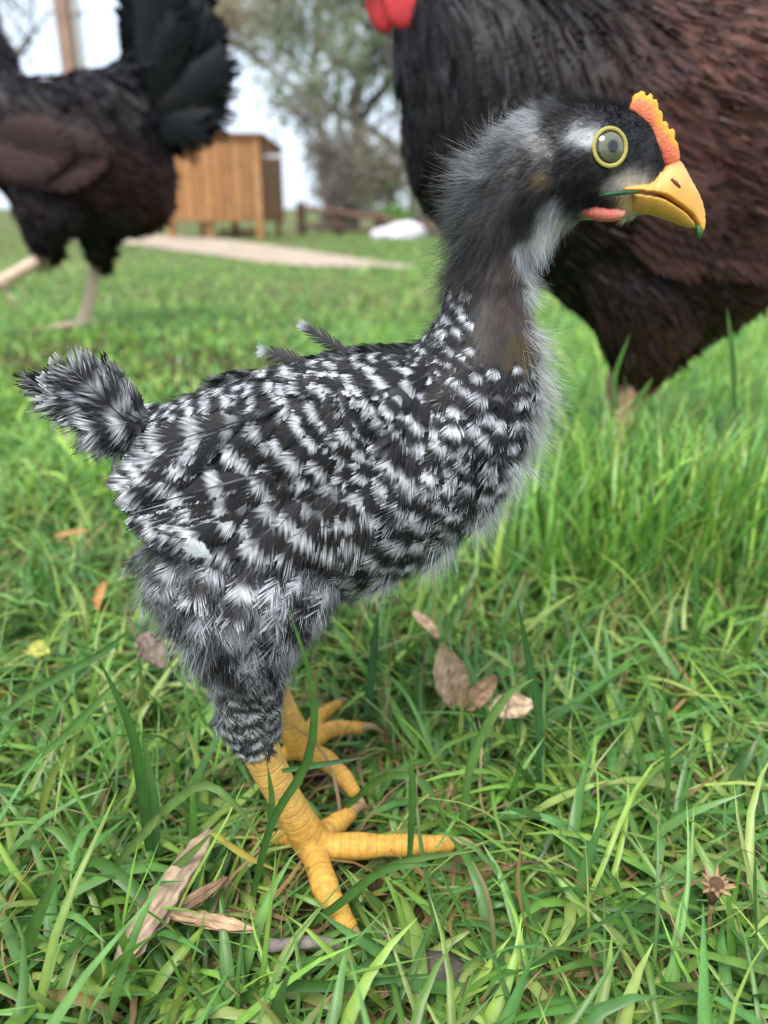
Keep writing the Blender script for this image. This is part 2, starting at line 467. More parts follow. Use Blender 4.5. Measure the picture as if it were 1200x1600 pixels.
# ------------------------------------------------------------------ henhouse, posts, fence, rubble, trees
def henhouse():
    t = thing('henhouse', 'orange-brown wooden henhouse on legs beyond the dirt path', 'henhouse')
    Yf = 10.0
    a0 = P(262, 372, Yf); a1 = P(414, 376, Yf)
    top = P(414, 213, Yf)[2]; bot = P(414, 346, Yf)[2]; x0, x1 = a0[0], a1[0]
    D = 1.85
    t.location = ((x0 + x1) / 2, Yf + D / 2, float(zg(x0, Yf)))
    inv = np.array(t.location)
    def part(name, boxes, mt, parent=t, rz=0):
        a = Acc()
        for c, s, cc in boxes: box(a, np.asarray(c) - inv, s, cc, rz)
        return a.build(name, mt, parent, smooth=False)
    nb = 10; bw = (x1 - x0) / nb
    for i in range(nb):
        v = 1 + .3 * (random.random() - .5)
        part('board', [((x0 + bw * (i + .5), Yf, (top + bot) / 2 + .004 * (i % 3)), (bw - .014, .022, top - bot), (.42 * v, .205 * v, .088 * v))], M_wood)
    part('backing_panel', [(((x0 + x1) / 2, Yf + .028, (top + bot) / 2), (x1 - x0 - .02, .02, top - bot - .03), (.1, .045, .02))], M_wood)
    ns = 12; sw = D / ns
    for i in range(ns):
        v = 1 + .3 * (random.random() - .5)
        part('board', [((x1 + .012, Yf + .03 + sw * (i + .5), (top + bot) / 2), (.022, sw - .014, top - bot), (.2 * v, .095 * v, .04 * v))], M_wood)  # side boards darker than the front ones, shade of that face in the colour
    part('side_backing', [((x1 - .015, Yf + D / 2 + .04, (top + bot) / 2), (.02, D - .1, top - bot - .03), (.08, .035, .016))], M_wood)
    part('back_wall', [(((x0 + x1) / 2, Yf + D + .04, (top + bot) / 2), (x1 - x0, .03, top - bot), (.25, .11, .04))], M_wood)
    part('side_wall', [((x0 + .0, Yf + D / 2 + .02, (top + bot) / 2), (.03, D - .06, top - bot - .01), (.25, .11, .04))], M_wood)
    part('floor', [(((x0 + x1) / 2, Yf + D / 2 + .02, bot + .02), (x1 - x0 - .06, D - .08, .04), (.2, .09, .04))], M_wood)
    part('roof', [(((x0 + x1) / 2, Yf + D / 2, top + .02), (x1 - x0 + .09, D + .12, .03), (.26, .12, .05))], M_wood)
    g = float(zg(x1, Yf)) - .05
    for lx in (x0 + .04, x0 + (x1 - x0) * .43, x1 - .05):
        for ly in (Yf - .016 if lx > x1 - .1 else Yf + .09, Yf + D - .06):
            part('leg', [((lx, ly, (g + bot + .05) / 2), (.075, .07, bot + .05 - g), (.4, .2, .07))], M_wood)
    part('corner_post', [((x1 - .045, Yf - .03, (bot + top * .55 + bot * .45) / 2 + .02), (.075, .03, (top - bot) * .62), (.45, .245, .12))], M_wood)
    part('brace', [((x0 + (x1 - x0) * .7, Yf + .5, bot - .12), ((x1 - x0) * .5, .05, .06), (.3, .1, .05))], M_wood)
    part('perch_bar', [((x1 + .17, Yf + .1, P(430, 243, Yf)[2]), (.3, .03, .035), (.62, .6, .58))], M_pale)
    return x0, x1, Yf, D
hx0, hx1, hY, hD = henhouse()

def simple(name, label, cat, boxes, m, smooth=False):
    a = Acc()
    for c, s, cc in boxes: box(a, c, s, cc)
    return tag(a.build(name, m, smooth=smooth), label, cat)
# posts beyond the walking hen
pp = P(107, 90, 6.0); qq = P(122, 90, 6.0)
wp = thing('timber_post', 'tall brown timber post rising behind the walking hen', 'post'); wp.location = (pp[0], 6.0, float(zg(pp[0], 6)))
a = Acc(); box(a, (0, 0, 1.25), (.085, .085, 2.56), (.36, .225, .165)); a.build('shaft', M_wood, wp, False)
a = Acc(); box(a, (0, 0, .1), (.12, .12, .24), (.25, .24, .22)); a.build('footing', M_pale, wp, False)
a = Acc(); box(a, (0, 0, 2.56), (.11, .11, .05), (.22, .11, .08)); a.build('cap', M_wood, wp, False)
dp = thing('drain_pipe', 'pale grey pipe standing beside the brown timber post', 'pipe'); dp.location = (qq[0] + .004, 6.03, float(zg(qq[0], 6)))
a = Acc(); tube(a, [(0, 0, -.05), (0, 0, 1.2), (0, 0, 2.5)], .033, 12, (.48, .45, .42)); a.build('pipe', M_pale, dp)
for zz in (.5, 1.5, 2.3):
    a = Acc(); box(a, (0, 0, zz), (.078, .078, .03), (.4, .38, .36)); a.build('bracket', M_pale, dp, False)

# rail fence
def fence():
    t = thing('rail_fence', 'weathered brown wooden rail fence under the trees', 'fence')
    A = P(420, 318, 19); B = P(1150, 392, 13.2)
    A = P(470, 322, 13.0); B = P(740, 362, 10.6); zr = (A[2], B[2]); A[2] = B[2] = 0
    t.location = tuple((A + B) / 2); inv = np.array(t.location)
    n = 5
    for i in range(n):
        p = A + (B - A) * (i / (n - 1)); z0 = float(zg(p[0], p[1])) - .1; zt = zr[0] + (zr[1] - zr[0]) * i / (n - 1) + .06
        a = Acc(); box(a, np.array([p[0], p[1], (z0 + zt) / 2]) - inv, (.13, .11, zt - z0), (.13, .075, .055), .35); a.build('post', M_wood, t, False)
    for zz in (1.0, .45):
        for i in range(n - 1):
            p = A + (B - A) * (i / (n - 1)); q = A + (B - A) * ((i + 1) / (n - 1))
            a = Acc()
            tube(a, np.array([p + [0, -.07, zz * (zr[0] + (zr[1] - zr[0]) * i / (n - 1))], (p + q) / 2 + [0, -.07, zz * (zr[0] + (zr[1] - zr[0]) * (i + .5) / (n - 1)) - .015], q + [0, -.07, zz * (zr[0] + (zr[1] - zr[0]) * (i + 1) / (n - 1))]]) - inv, .035, 6, (.22, .12, .085) if zz > .5 else (.12, .08, .06))
            a.build('rail', M_wood, t)
fence()
# pale stones by the fence
for i, (px, py, s) in enumerate([(598, 377, .2), (634, 376, .3), (618, 386, .13)]):
    p = P(px, py, 9.5 + .3 * (i % 2)); a = Acc()
    z0 = float(zg(p[0], p[1]))
    n = 60; d = rng.normal(size=(n, 3)); d = nrm(d)
    import bmesh
    bm = bmesh.new(); bmesh.ops.create_icosphere(bm, subdivisions=2, radius=1)
    for v in bm.verts:
        v.co = Vector(v.co) * (1 + .22 * math.sin(v.co.x * 3 + i) * math.cos(v.co.y * 4 + i * 2))
        v.co.x *= s * .8; v.co.y *= s * .6; v.co.z *= s * .42
    me = bpy.data.meshes.new('stone'); bm.to_mesh(me); bm.free()
    c = me.attributes.new('Col', 'FLOAT_COLOR', 'POINT'); c.data.foreach_set('color', np.tile([.72, .7, .7, 1], len(me.vertices)).astype(np.float32))
    o = obj('pale_stone', me, M_pale); o.location = (p[0], p[1], z0 + s * .25)
    tag(o, ['middle-sized whitewashed stone lying below the rail fence', 'largest whitewashed stone lying below the rail fence', 'smallest whitewashed stone lying below the rail fence'][i], 'stone', 'pale stones by the fence')

def tree(name, label, cat, x, y, h, spread, trunk_r, leaf_cols, n_leaf, leaf_s, bark=(.24, .2, .17), crown0=.3, levels=4, seed=0, bare=False, lean=0.0, droop=0.0):
    r = np.random.default_rng(seed)
    t = thing(name, label, cat, 'trees and shrubs behind the henhouse')
    z0 = float(zg(x, y)); t.location = (x, y, z0)
    tr, br = Acc(), Acc(); tips = []
    def grow(p, d, L, rad, lev, acc):
        n = 5; pts = [p]; dd = d
        for i in range(n):
            dd = nrm(dd + r.normal(size=3) * .16 + np.array([0, 0, .05 - droop * (lev > 1)]))
            pts.append(pts[-1] + dd * L / n)
        pts = np.array(pts)
        tube(acc, pts, np.linspace(rad, rad * .55, n + 1), 6 if lev < 2 else 4, np.array(bark) * (1 + .3 * (r.random() - .5)))
        if lev >= 2: tips.append(pts)
        if lev >= levels: return
        k = 4 if lev == 0 else r.integers(3, 5)
        for i in range(k):
            s = crown0 + (1 - crown0) * (i + .5 + .3 * r.random()) / k if lev == 0 else .3 + .7 * r.random()
            q = pts[0] + 0; j = min(int(s * n), n - 1); q = pts[j] + (pts[j + 1] - pts[j]) * (s * n - j)
            an = r.random() * 6.283
            o = np.array([math.cos(an) * spread, math.sin(an) * spread, .35 + .5 * r.random()])
            grow(q, nrm(dd * .35 + o), L * (.5 + .22 * r.random()), rad * .5, lev + 1, br)
    grow(np.array([0, 0, -.1]), nrm(np.array([lean, 0, 1.0])), h * .62, trunk_r, 0, tr)
    tr.build('trunk', M_bark, t)
    o = br.build('limbs', M_bark, t)
    if n_leaf:
        tp = np.concatenate(tips)
        c = tp[r.integers(0, len(tp), n_leaf)] + r.normal(size=(n_leaf, 3)) * leaf_s * 3.2
        a = nrm(r.normal(size=(n_leaf, 3)) + [0, 0, -.5]); b = nrm(np.cross(a, r.normal(size=(n_leaf, 3))))
        s = leaf_s * (.5 + r.random((n_leaf, 1)))
        V = np.stack([c - a * s, c + b * s * .38, c + a * s, c - b * s * .38], 1).reshape(-1, 3)
        Q = np.arange(n_leaf * 4).reshape(-1, 4)
        lc = np.array(leaf_cols)[r.integers(0, len(leaf_cols), n_leaf)] * (.7 + .6 * r.random((n_leaf, 1)))
        cr = Acc().add(V, Q=Q, C=np.repeat(lc, 4, 0)).build('crown', M_leaf, t, False)
        cr['kind'] = 'stuff'
    return t
def at(px, Y): return float(P(px, 380, Y)[0])
OLV = [(.34, .36, .26), (.40, .40, .32), (.28, .31, .21), (.44, .40, .34)]
TAN = [(.44, .34, .21), (.38, .3, .19), (.3, .29, .17), (.48, .40, .28)]
tree('olive_tree', 'tall grey-green tree with loose crown behind the rail fence', 'tree', at(540, 21), 21, 8.5, 1.0, .22, OLV, 13000, .075, crown0=.16, seed=3)
tree('olive_tree', 'grey-green leafy tree partly hidden by the big brown hen', 'tree', at(650, 19), 19, 8.0, 1.1, .2, [(.28, .34, .2), (.33, .37, .25), (.24, .30, .17)], 10000, .08, crown0=.14, seed=11)
tree('dry_tree', 'tan dry-leaved tree showing above the henhouse', 'tree', at(520, 24), 24, 11, 1.0, .16, TAN, 15000, .09, bark=(.2, .15, .11), crown0=.35, seed=5)
tree('dry_tree', 'sparse tan tree beside the brown timber post', 'tree', at(165, 24), 24, 10, .6, .2, TAN, 4500, .10, bark=(.22, .17, .12), crown0=.3, seed=8)
tree('bare_shrub', 'dark leafless twiggy shrub right beside the henhouse', 'shrub', at(500, 16), 16, 2.6, 1.4, .07, [(.3, .26, .22), (.26, .25, .18)], 1100, .055, bark=(.13, .10, .085), crown0=.05, levels=4, seed=21)
tree('bare_shrub', 'brown tangled shrub below the grey-green trees', 'shrub', at(600, 17), 17, 2.2, 1.5, .06, [(.36, .3, .22), (.3, .29, .19)], 2000, .06, bark=(.2, .16, .13), crown0=.05, seed=24)
tree('bare_shrub', 'low brush heap between the shrubs and the rail fence', 'shrub', at(560, 20), 20, 2.2, 1.9, .06, [(.36, .31, .24), (.3, .28, .2)], 4500, .07, bark=(.2, .16, .13), crown0=.02, seed=29)
tree('green_shrub', 'small bright green shrub at the end of the rail fence', 'shrub', at(628, 14), 14, .5, 1.0, .02, [(.1, .26, .035), (.13, .3, .05)], 350, .05, crown0=.1, levels=3, seed=31)

# ------------------------------------------------------------------ feathers
def feather(axis, nor, L, W, nb, rs, colf, camber=.35, curl=.12, fluff=0.0, jit=.05):
    """barbs on both sides of a shaft, base at origin. returns V, T, C. colf(x along 0..1, side fraction 0..1) -> rgb"""
    axis = nrm(axis); nor = nrm(nor - axis * np.dot(nor, axis)); lat = np.cross(nor, axis)
    t = np.linspace(.03, .84, nb)
    Vs, Ts, Cs = [], [], []
    def Rp(tt): return axis * (L * tt)[:, None] - nor * (curl * L * tt ** 2)[:, None]
    base = Rp(t)
    shp = np.minimum(1, (t / .22) ** .6) * np.sqrt(np.maximum(1 - (np.maximum(t - .45, 0) / .42) ** 2, .10))
    dt = (t[1] - t[0]) * L
    ST = np.array([0, .35, .7, 1.0])
    wander = np.cumsum(rs.normal(size=nb)) * .6
    for sd in (-1, 1):
        l = W / 2 * shp * (1 + jit * rs.normal(size=nb))
        al = np.radians(52 - 34 * t ** 1.3 + (1.2 + 5.5 * fluff) * rs.normal(size=nb) + (1 + 4 * fluff) * wander)
        dv = axis * np.cos(al)[:, None] + lat * (sd * np.sin(al))[:, None]
        l = l / np.maximum(np.sin(al), .52)
        lift = nor * ((.015 + .22 * fluff) * l * rs.normal(size=nb))[:, None]
        wv = nrm(np.cross(nor, dv)) * (sd * .5 * dt * np.maximum(np.sin(al), .45) * (1.35 - .5 * fluff))[:, None]
        tw = .72 - .45 * fluff
        pts = []
        for q, wq in zip(ST, (1, 1, .95, tw)):
            c = base + dv * (l * q)[:, None] - nor * (camber * l * .8 * q * q)[:, None] + lift * q * q + axis * (fluff * .14 * l * q * q * rs.normal(size=nb))[:, None]
            c = c + axis * (l * .16 * q * q)[:, None]
            pts += [c - wv * wq, c + wv * wq]
        v = np.stack(pts, 1)
        x = (v @ axis) / L
        fr = np.broadcast_to(np.repeat(ST, 2), x.shape)
        c = colf(x, fr) * (1 + .11 * rs.normal(size=(nb, 1, 1)))
        k = np.arange(nb)[:, None, None] * 8
        f = np.array([[0, 1, 3], [0, 3, 2], [2, 3, 5], [2, 5, 4], [4, 5, 7], [4, 7, 6]])
        if sd < 0: f = f[:, ::-1]
        off = sum(len(q) for q in Vs)
        Vs.append(v.reshape(-1, 3)); Cs.append(np.clip(c, .002, .9).reshape(-1, 3)); Ts.append((k + f[None]).reshape(-1, 3) + off)
    # shaft
    ts = np.linspace(0, .92, 5); rp = Rp(ts) + nor * L * .004
    sw = lat * (L * .008) * (1 - .8 * ts)[:, None]
    off = sum(len(q) for q in Vs)
    v = np.stack([rp - sw, rp + sw], 1).reshape(-1, 3)
    cs = colf(np.repeat(ts, 2), np.zeros(10)) * .8 + .008
    Tq = [[2 * i, 2 * i + 1, 2 * i + 3] for i in range(4)] + [[2 * i, 2 * i + 3, 2 * i + 2] for i in range(4)]
    Vs.append(v); Cs.append(cs); Ts.append(np.array(Tq) + off)
    return np.concatenate(Vs), np.concatenate(Ts), np.concatenate(Cs)
WHITE = np.array([.76, .76, .77]); BLACK = np.array([.016, .015, .0155])
def barred(Lmm, period, phase, wfrac, sharp=.16, white=WHITE, black=BLACK, dirt=0.0):
    def f(x, fr):
        d = (1.0 - x) * Lmm / period + phase
        u = d - np.floor(d)
        w = sstep(0, sharp, u) * (1 - sstep(wfrac, wfrac + sharp, u))
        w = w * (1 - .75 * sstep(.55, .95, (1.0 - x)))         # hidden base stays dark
        return black + (white - black) * w[..., None]
    return f
def plain(c, edge=None):
    c = np.array(c)
    def f(x, fr):
        s = 1 - .35 * fr
        k = c[None] * s.reshape(-1, 1) if edge is None else c[None] * (1 - fr.reshape(-1, 1)) + np.array(edge)[None] * fr.reshape(-1, 1)
        return k.reshape(x.shape + (3,))
    return f
def fibres(acc, p, d, ln, w, cols, bend, seg=3, cfun=None):
    """thin tapering ribbons"""
    n = len(p)
    side = nrm(np.cross(d, rng.normal(size=(n, 3))))
    bd = nrm(np.cross(d, rng.normal(size=(n, 3)))) * bend[:, None]
    V = []
    for i in range(seg + 1):
        s = i / seg
        c = p + d * (ln * s)[:, None] + bd * (ln * s * s)[:, None]
        ww = (w * (1 - .85 * s))[:, None] * side
        V += [c - ww, c + ww]
    V = np.stack(V, 1)
    k = np.arange(n)[:, None, None] * (2 * seg + 2)
    f = np.array([[2 * i, 2 * i + 1, 2 * i + 3] for i in range(seg)] + [[2 * i, 2 * i + 3, 2 * i + 2] for i in range(seg)])
    C = np.repeat(cols[:, None, :], 2 * seg + 2, 1)
    if cfun is not None: C = cfun(V.reshape(-1, 3)).reshape(C.shape) * rng.uniform(.6, 1.2, (n, 1, 1))
    acc.add(V.reshape(-1, 3), (k + f[None]).reshape(-1, 3), None, C.reshape(-1, 3))

def leg_attrs(V, bones, colr, basecol, lim):
    """bones: list of (p, q, r, s0); colours and arc length for skin near the bare leg"""
    best = np.full(len(V), 9.0); s = np.zeros(len(V))
    for p, q, r, s0 in bones:
        d = q - p; L = np.linalg.norm(d); t = np.clip(((V - p) @ d) / (L * L), 0, 1)
        dist = np.linalg.norm(V - (p + t[:, None] * d), axis=1) / r
        m = dist < best; best[m] = dist[m]; s[m] = s0 + t[m] * L
    mk = 1 - sstep(lim, lim + .5, best)
    return basecol * (1 - mk[:, None]) + np.array(colr) * mk[:, None], s, mk
def chain(pts, rads):
    out = []; s = 0
    for i in range(len(pts) - 1):
        out.append((pts[i], pts[i + 1], (rads[i] + rads[i + 1]) / 2, s)); s += np.linalg.norm(pts[i + 1] - pts[i])
    return out

# ------------------------------------------------------------------ THE CHICK
Y0 = .25
chick = thing('chick', 'young barred black and white chick with yellow legs standing in grass', 'chick')
chick.location = (float(P(430, 1200, Y0)[0]), Y0, 0)
C0 = np.array(chick.location)
def cpart(name, V, T, Q, C, m, parent=chick, attrs=None):
    C = np.asarray(C, float)
    if C.ndim == 1: C = np.tile(C, (len(V), 1))
    return obj(name, mk_mesh(name, V - C0, T, Q, C, attrs), m, parent)
def mir(p):
    q = np.array(p, float); q[..., 1] = 2 * Y0 - q[..., 1]; return q

torso = [(1050, 258), (1037, 208), (1016, 177), (990, 161), (955, 152), (910, 147), (870, 151), (838, 164), (803, 186), (765, 216), (732, 258), (712, 310), (705, 370), (702, 420), (690, 462), (672, 503), (640, 537), (590, 549), (520, 556), (440, 573), (350, 598), (270, 621), (222, 640), (222, 668), (246, 705), (264, 745), (272, 800), (278, 860), (312, 900), (400, 925), (520, 925), (620, 890), (700, 843), (768, 785), (808, 725), (834, 665), (848, 605), (850, 557), (842, 520), (832, 480), (832, 440), (840, 402), (862, 374), (900, 358), (950, 356), (1000, 345), (1032, 328), (1046, 292)]
acc = Acc()
def hk(X, Z):
    q = proj(np.stack([X, np.full(X.shape, Y0), Z], -1).reshape(-1, 3)).reshape(X.shape + (2,))
    return 1.05 + .1 * sstep(420, 650, q[..., 1]) - .12 * sstep(700, 900, q[..., 0]) * (1 - sstep(380, 460, q[..., 1])) - .52 * sstep(905, 1035, q[..., 0])
acc.add(*inflate(torso, Y0, .0016, 1.0, 300, 3, hk))
YN, YF = .222, .272
thigh = [(222, 850), (320, 800), (480, 820), (540, 890), (522, 945), (475, 1010), (450, 1060), (446, 1110), (436, 1146), (372, 1150), (338, 1118), (330, 1075), (302, 1010), (250, 935)]
Vt, Tt, Qt = inflate(thigh, YN, .0016, .82, 200, 3)
acc.add(Vt, Tt, Qt)
footN = G(488, 1318, .016); footF = G(472, 1168, .016)
dx = np.array([footF[0] - footN[0] + .004, YF - YN + .004, 0])
acc.add(Vt + dx, Tt, Qt)
wing = [(650, 610), (600, 590), (500, 600), (380, 640), (285, 690), (248, 745), (258, 800), (310, 835), (420, 850), (540, 830), (620, 770), (655, 690)]
for yy in (.217,):
    Vw, Tw, Qw = inflate(wing, yy, .0016, .30, 150, 3)
    acc.add(Vw, Tw, Qw); acc.add(mir(Vw), Tw[:, ::-1], Qw[:, ::-1])
# legs and toes (bones)
bones = []; claws = []
def leg(hock, foot, toes, sc=1.0):
    a = np.asarray(hock); b = np.asarray(foot)
    pts = crom([a + (a - b) * .25, a, a * .5 + b * .5 + [-.0008, 0, 0], b], 5)
    r = np.interp(np.linspace(0, 1, len(pts)), [0, .3, .7, 1], [.0072, .0074, .006, .0072]) * sc
    tube(acc, pts, r, 12); bones.extend(chain(list(pts), list(r)))
    for tp, r0, clawdir in toes:
        tp = np.asarray(tp, float); pts = crom(np.concatenate([[b + [0, 0, -.001]], tp]), 5)
        u = np.linspace(0, 1, len(pts)); r = (r0 * (1 - .42 * u) * (1 + .07 * np.cos(u * 6.283 * 3.0))) * sc
        tube(acc, pts, r, 10); bones.extend(chain(list(pts), list(r)))
        claws.append((pts[-1], nrm(pts[-1] - pts[-2]), r[-1]))
hockN = P(395, 1148, YN); 
leg(hockN, footN, [
    ([G(560, 1322, .017), G(640, 1320, .016), G(706, 1318, .014)], .0056, None),
    ([G(520, 1292, .015), G(548, 1272, .013)], .0058, None),
    ([G(508, 1385, .017), G(530, 1425, .016), G(548, 1452, .012)], .0056, None),
    ([G(452, 1308, .014), G(420, 1312, .012)], .0044, None)])
hockF = hockN + dx
leg(hockF, footF, [
    ([G(515, 1140, .016), G(566, 1137, .014)], .0054, None),
    ([G(510, 1188, .017), G(540, 1218, .016), G(556, 1242, .012)], .0054, None),
    ([G(500, 1120, .014), G(530, 1100, .012)], .0050, None),
    ([G(440, 1180, .014), G(420, 1190, .012)], .0042, None)], .95)
BV, BT = remesh(acc, .00125, 4)
BVH = BVHTree.FromPolygons([tuple(v) for v in BV], [tuple(int(k) for k in t) for t in BT])
def hitpt(px, py, lift=0.0, default=Y0):
    d = nrm(ray(px, py)); r = BVH.ray_cast(Vector(CL), Vector(d), .6)
    return (np.array(r[0]) - d * lift) if r[0] is not None else P(px, py, default)
def hitn(px, py):
    r = BVH.ray_cast(Vector(CL), Vector(nrm(ray(px, py))), .6); return np.array(r[1])

# down: px, py, dirx, diry, length mm, lift, density, r, g, b
def g_(v, t=0.0):
    v = v if v < .15 else min(v * 1.6, .84)
    return (v * (1 + t), v, v * (1 - t))
FL = [
 (900,155,-1,-.15,4.5,.4,1,*g_(.035)),(960,160,-.9,-.35,3.6,.36,1,*g_(.026)),(925,153,-1,-.3,4.5,.42,1,*g_(.04)),(860,162,-1,-.15,5,.4,1,*g_(.12)),(830,182,-1,.1,5.5,.35,1,*g_(.30)),
 (795,200,-.9,-.2,7,.42,1,*g_(.2)),(752,212,-.35,-1,11,.55,1,*g_(.27)),(735,250,-.8,-.35,9.5,.55,1,*g_(.2)),(715,300,-.9,.1,9,.55,1,*g_(.14)),(700,355,-.8,.5,8.5,.5,1,*g_(.1)),(700,410,-.5,.8,9,.5,1,*g_(.10)),
 (790,245,-.9,.35,6,.3,1,*g_(.1)),(780,300,-.8,.6,8,.3,1,*g_(.075)),(740,340,-.8,.6,9,.35,1,*g_(.10)),(830,310,-.6,.8,6,.25,1,*g_(.03)),(770,370,-.5,.9,8,.35,1,*g_(.05,.05)),(830,350,-.4,.9,6,.3,1,*g_(.022)),
 (740,420,-.5,.9,8,.35,1,*g_(.06,.06)),(790,430,-.3,1,6,.3,.7,.09,.072,.062),(805,490,-.2,1,5,.3,.7,.15,.112,.092),(770,540,-.4,1,5,.3,.7,.11,.088,.075),(810,550,0,1,5,.3,.4,.16,.11,.045),
 (870,190,-1,.15,4,.2,1,*g_(.05)),(930,195,-.9,.1,3,.18,1,*g_(.022)),(985,195,-.7,.3,2.4,.16,1,*g_(.022)),(1010,240,-.6,.5,2.2,.12,1,*g_(.03,.05)),(1018,268,-.5,.6,2,.12,1,*g_(.025)),
 (880,260,-1,.3,3.2,.2,1,*g_(.022)),(905,285,-1,.4,3,.18,1,*g_(.015)),(852,238,-1,.1,4.5,.35,1,*g_(.30,.03)),(846,282,-1,.4,3,.25,1,.25,.185,.10),(862,262,-1,.3,3.5,.25,1,*g_(.05)),
 (885,200,-1,.2,3,.2,1,*g_(.03)),(892,232,-1,.2,3,.2,1,*g_(.02)),(915,188,-1,.2,3,.2,1,*g_(.02)),(922,250,-1,.2,3,.2,1,*g_(.016)),(903,240,-1,.2,3,.2,1,*g_(.018)),(960,188,-1,.2,2.4,.2,1,*g_(.02)),(945,272,-1,.3,2.4,.18,1,*g_(.018)),(972,262,-1,.3,2.2,.15,1,*g_(.03)),(1014,266,-1,.3,2.2,.15,1,*g_(.022)),(992,256,-1,.3,2.2,.15,1,*g_(.02)),(975,282,-1,.3,2.4,.16,1,.7,.62,.5),(995,277,-1,.3,2.4,.16,1,.7,.62,.5),(915,207,-1,.2,3,.2,1,*g_(.5)),(898,218,-1,.2,3,.2,1,*g_(.45)),(850,358,-.2,1,8,.35,1,*g_(.5)),(848,390,-.1,1,8,.38,1,*g_(.5)),(848,440,-.05,1,8,.4,1,*g_(.5)),(872,362,-.3,1,7,.35,1,*g_(.5)),(945,352,-.9,.4,4,.3,1,.7,.7,.6),(985,346,-1,.4,3.4,.3,1,.7,.7,.58),(1020,332,-1,.3,2.4,.25,1,.7,.68,.55),(905,352,-.6,.7,5,.32,1,.6,.6,.54),(1000,215,-1,.3,2.2,.15,1,*g_(.02)),(872,222,-1,.2,3.5,.25,1,*g_(.06)),(874,246,-1,.2,3.5,.25,1,*g_(.03)),(832,255,-1,.2,4.5,.3,1,*g_(.07)),(866,290,-1,.4,3.5,.25,1,*g_(.025)),(830,285,-1,.4,4.5,.3,1,*g_(.05)),(848,308,-1,.4,3.5,.25,1,*g_(.03)),(905,335,-1,.4,3.5,.2,1,*g_(.02)),(908,213,-1,.2,3,.16,1,*g_(.5,.02)),(925,203,-1,.2,2.5,.16,1,*g_(.3)),(935,275,-1,.5,2.4,.12,1,*g_(.02)),(985,287,-1,.25,2.2,.12,1,.66,.58,.47),(1005,283,-1,.2,2,.12,1,.6,.54,.45),(960,292,-1,.4,2,.14,1,.45,.42,.36),
 (930,312,-1,.4,2.6,.16,1,*g_(.014)),(890,312,-.9,.6,3.5,.2,1,*g_(.018)),(955,318,-1,.3,2,.12,1,*g_(.02)),(988,318,-1,.3,2,.1,.1,.62,.42,.14),(975,332,-1,.3,2,.1,.3,.6,.45,.2),(865,330,-.6,.8,5,.28,1,*g_(.24)),(885,350,-.4,.9,6,.32,1,.5,.5,.45),(860,375,-.2,1,8,.35,1,*g_(.62)),
 (860,420,-.05,1,9,.42,1,*g_(.66)),(835,405,-.2,1,7,.3,1,*g_(.3)),(925,356,-.8,.5,4.5,.32,1,.55,.56,.47),(965,348,-1,.4,3.6,.3,1,.6,.6,.5),(1005,338,-1,.3,2.6,.25,1,.6,.58,.46),
 (842,470,-.05,1,7,.4,1,*g_(.42)),(850,520,.1,1,9,.5,1,*g_(.42)),(862,570,.25,1,11,.55,1,*g_(.40)),(862,620,.2,1,11,.6,1,*g_(.34)),(845,670,.1,1,11,.6,1,*g_(.34)),(815,735,0,1,11,.6,1,*g_(.40)),(770,800,-.2,1,11,.55,1,*g_(.46)),
 (690,868,-.5,.8,11,.5,1,*g_(.5)),(610,915,-.7,.7,9,.4,1,*g_(.4)),(520,950,-.5,.8,7,.35,.7,*g_(.25)),
 (700,600,-.4,.9,6,.3,.6,*g_(.05)),(760,600,-.4,.9,6,.3,.6,*g_(.05)),(800,620,-.3,1,6,.25,.3,*g_(.10)),(780,680,-.4,.9,6,.3,.6,*g_(.06)),(740,660,-.4,.9,6,.3,.6,*g_(.05)),(720,740,-.5,.9,6,.3,.6,*g_(.05)),(750,740,-.5,.9,6,.3,.6,*g_(.06)),(700,800,-.6,.8,6,.3,.6,*g_(.05)),(640,760,-.6,.8,6,.3,.6,*g_(.04)),(640,850,-.7,.7,6,.3,.6,*g_(.06)),(560,880,-.7,.7,6,.3,.6,*g_(.06)),(500,860,-.7,.7,6,.3,.6,*g_(.05)),(680,560,-.6,.8,5,.25,.3,*g_(.05)),(700,500,-.6,.8,5,.3,.5,*g_(.07)),(400,860,-.5,.9,6,.3,.6,*g_(.05)),(660,480,-.6,.8,6,.4,.6,*g_(.10)),(600,700,-.6,.7,5,.25,.6,*g_(.03)),(450,700,-.8,.5,5,.25,.5,*g_(.03)),(300,720,-.9,.4,5,.25,.5,*g_(.03)),(450,580,-1,.2,5,.3,.35,*g_(.04)),(640,540,-.8,.5,6,.4,.6,*g_(.06)),(300,620,-1,.2,5,.3,.4,*g_(.05)),
 (240,880,.0,1,9,.5,1,*g_(.16)),(260,940,.2,1,10,.5,1,*g_(.26)),(300,1000,.3,1,9,.5,1,*g_(.3)),(330,930,.05,1,8,.3,.8,*g_(.14)),(420,960,-.15,1,7,.3,.8,*g_(.10)),(360,1040,.1,1,7,.35,1,*g_(.06)),(430,1040,-.1,1,6,.3,.8,*g_(.05)),(335,1085,0,1,6,.4,1,*g_(.2)),(400,1110,.05,1,5,.3,.9,*g_(.12)),(445,1100,.1,1,5,.3,.9,*g_(.16)),
 (210,680,-1,.2,7,.4,1,*g_(.04)),
]
def near_px(p):
    q = np.array(p, float); m = q[:, 1] > Y0; q[m, 1] = 2 * Y0 - q[m, 1]
    # the far thigh is offset: classify by height there
    return proj(q)
bp = near_px(BV)
F_ = rbf(bp, FL, 10)
Lowleg = np.minimum.reduce([np.linalg.norm(BV - (p + np.clip(((BV - p) @ (q - p)) / ((q - p) @ (q - p)), 0, 1)[:, None] * (q - p)), axis=1) / r for p, q, r, s in bones])
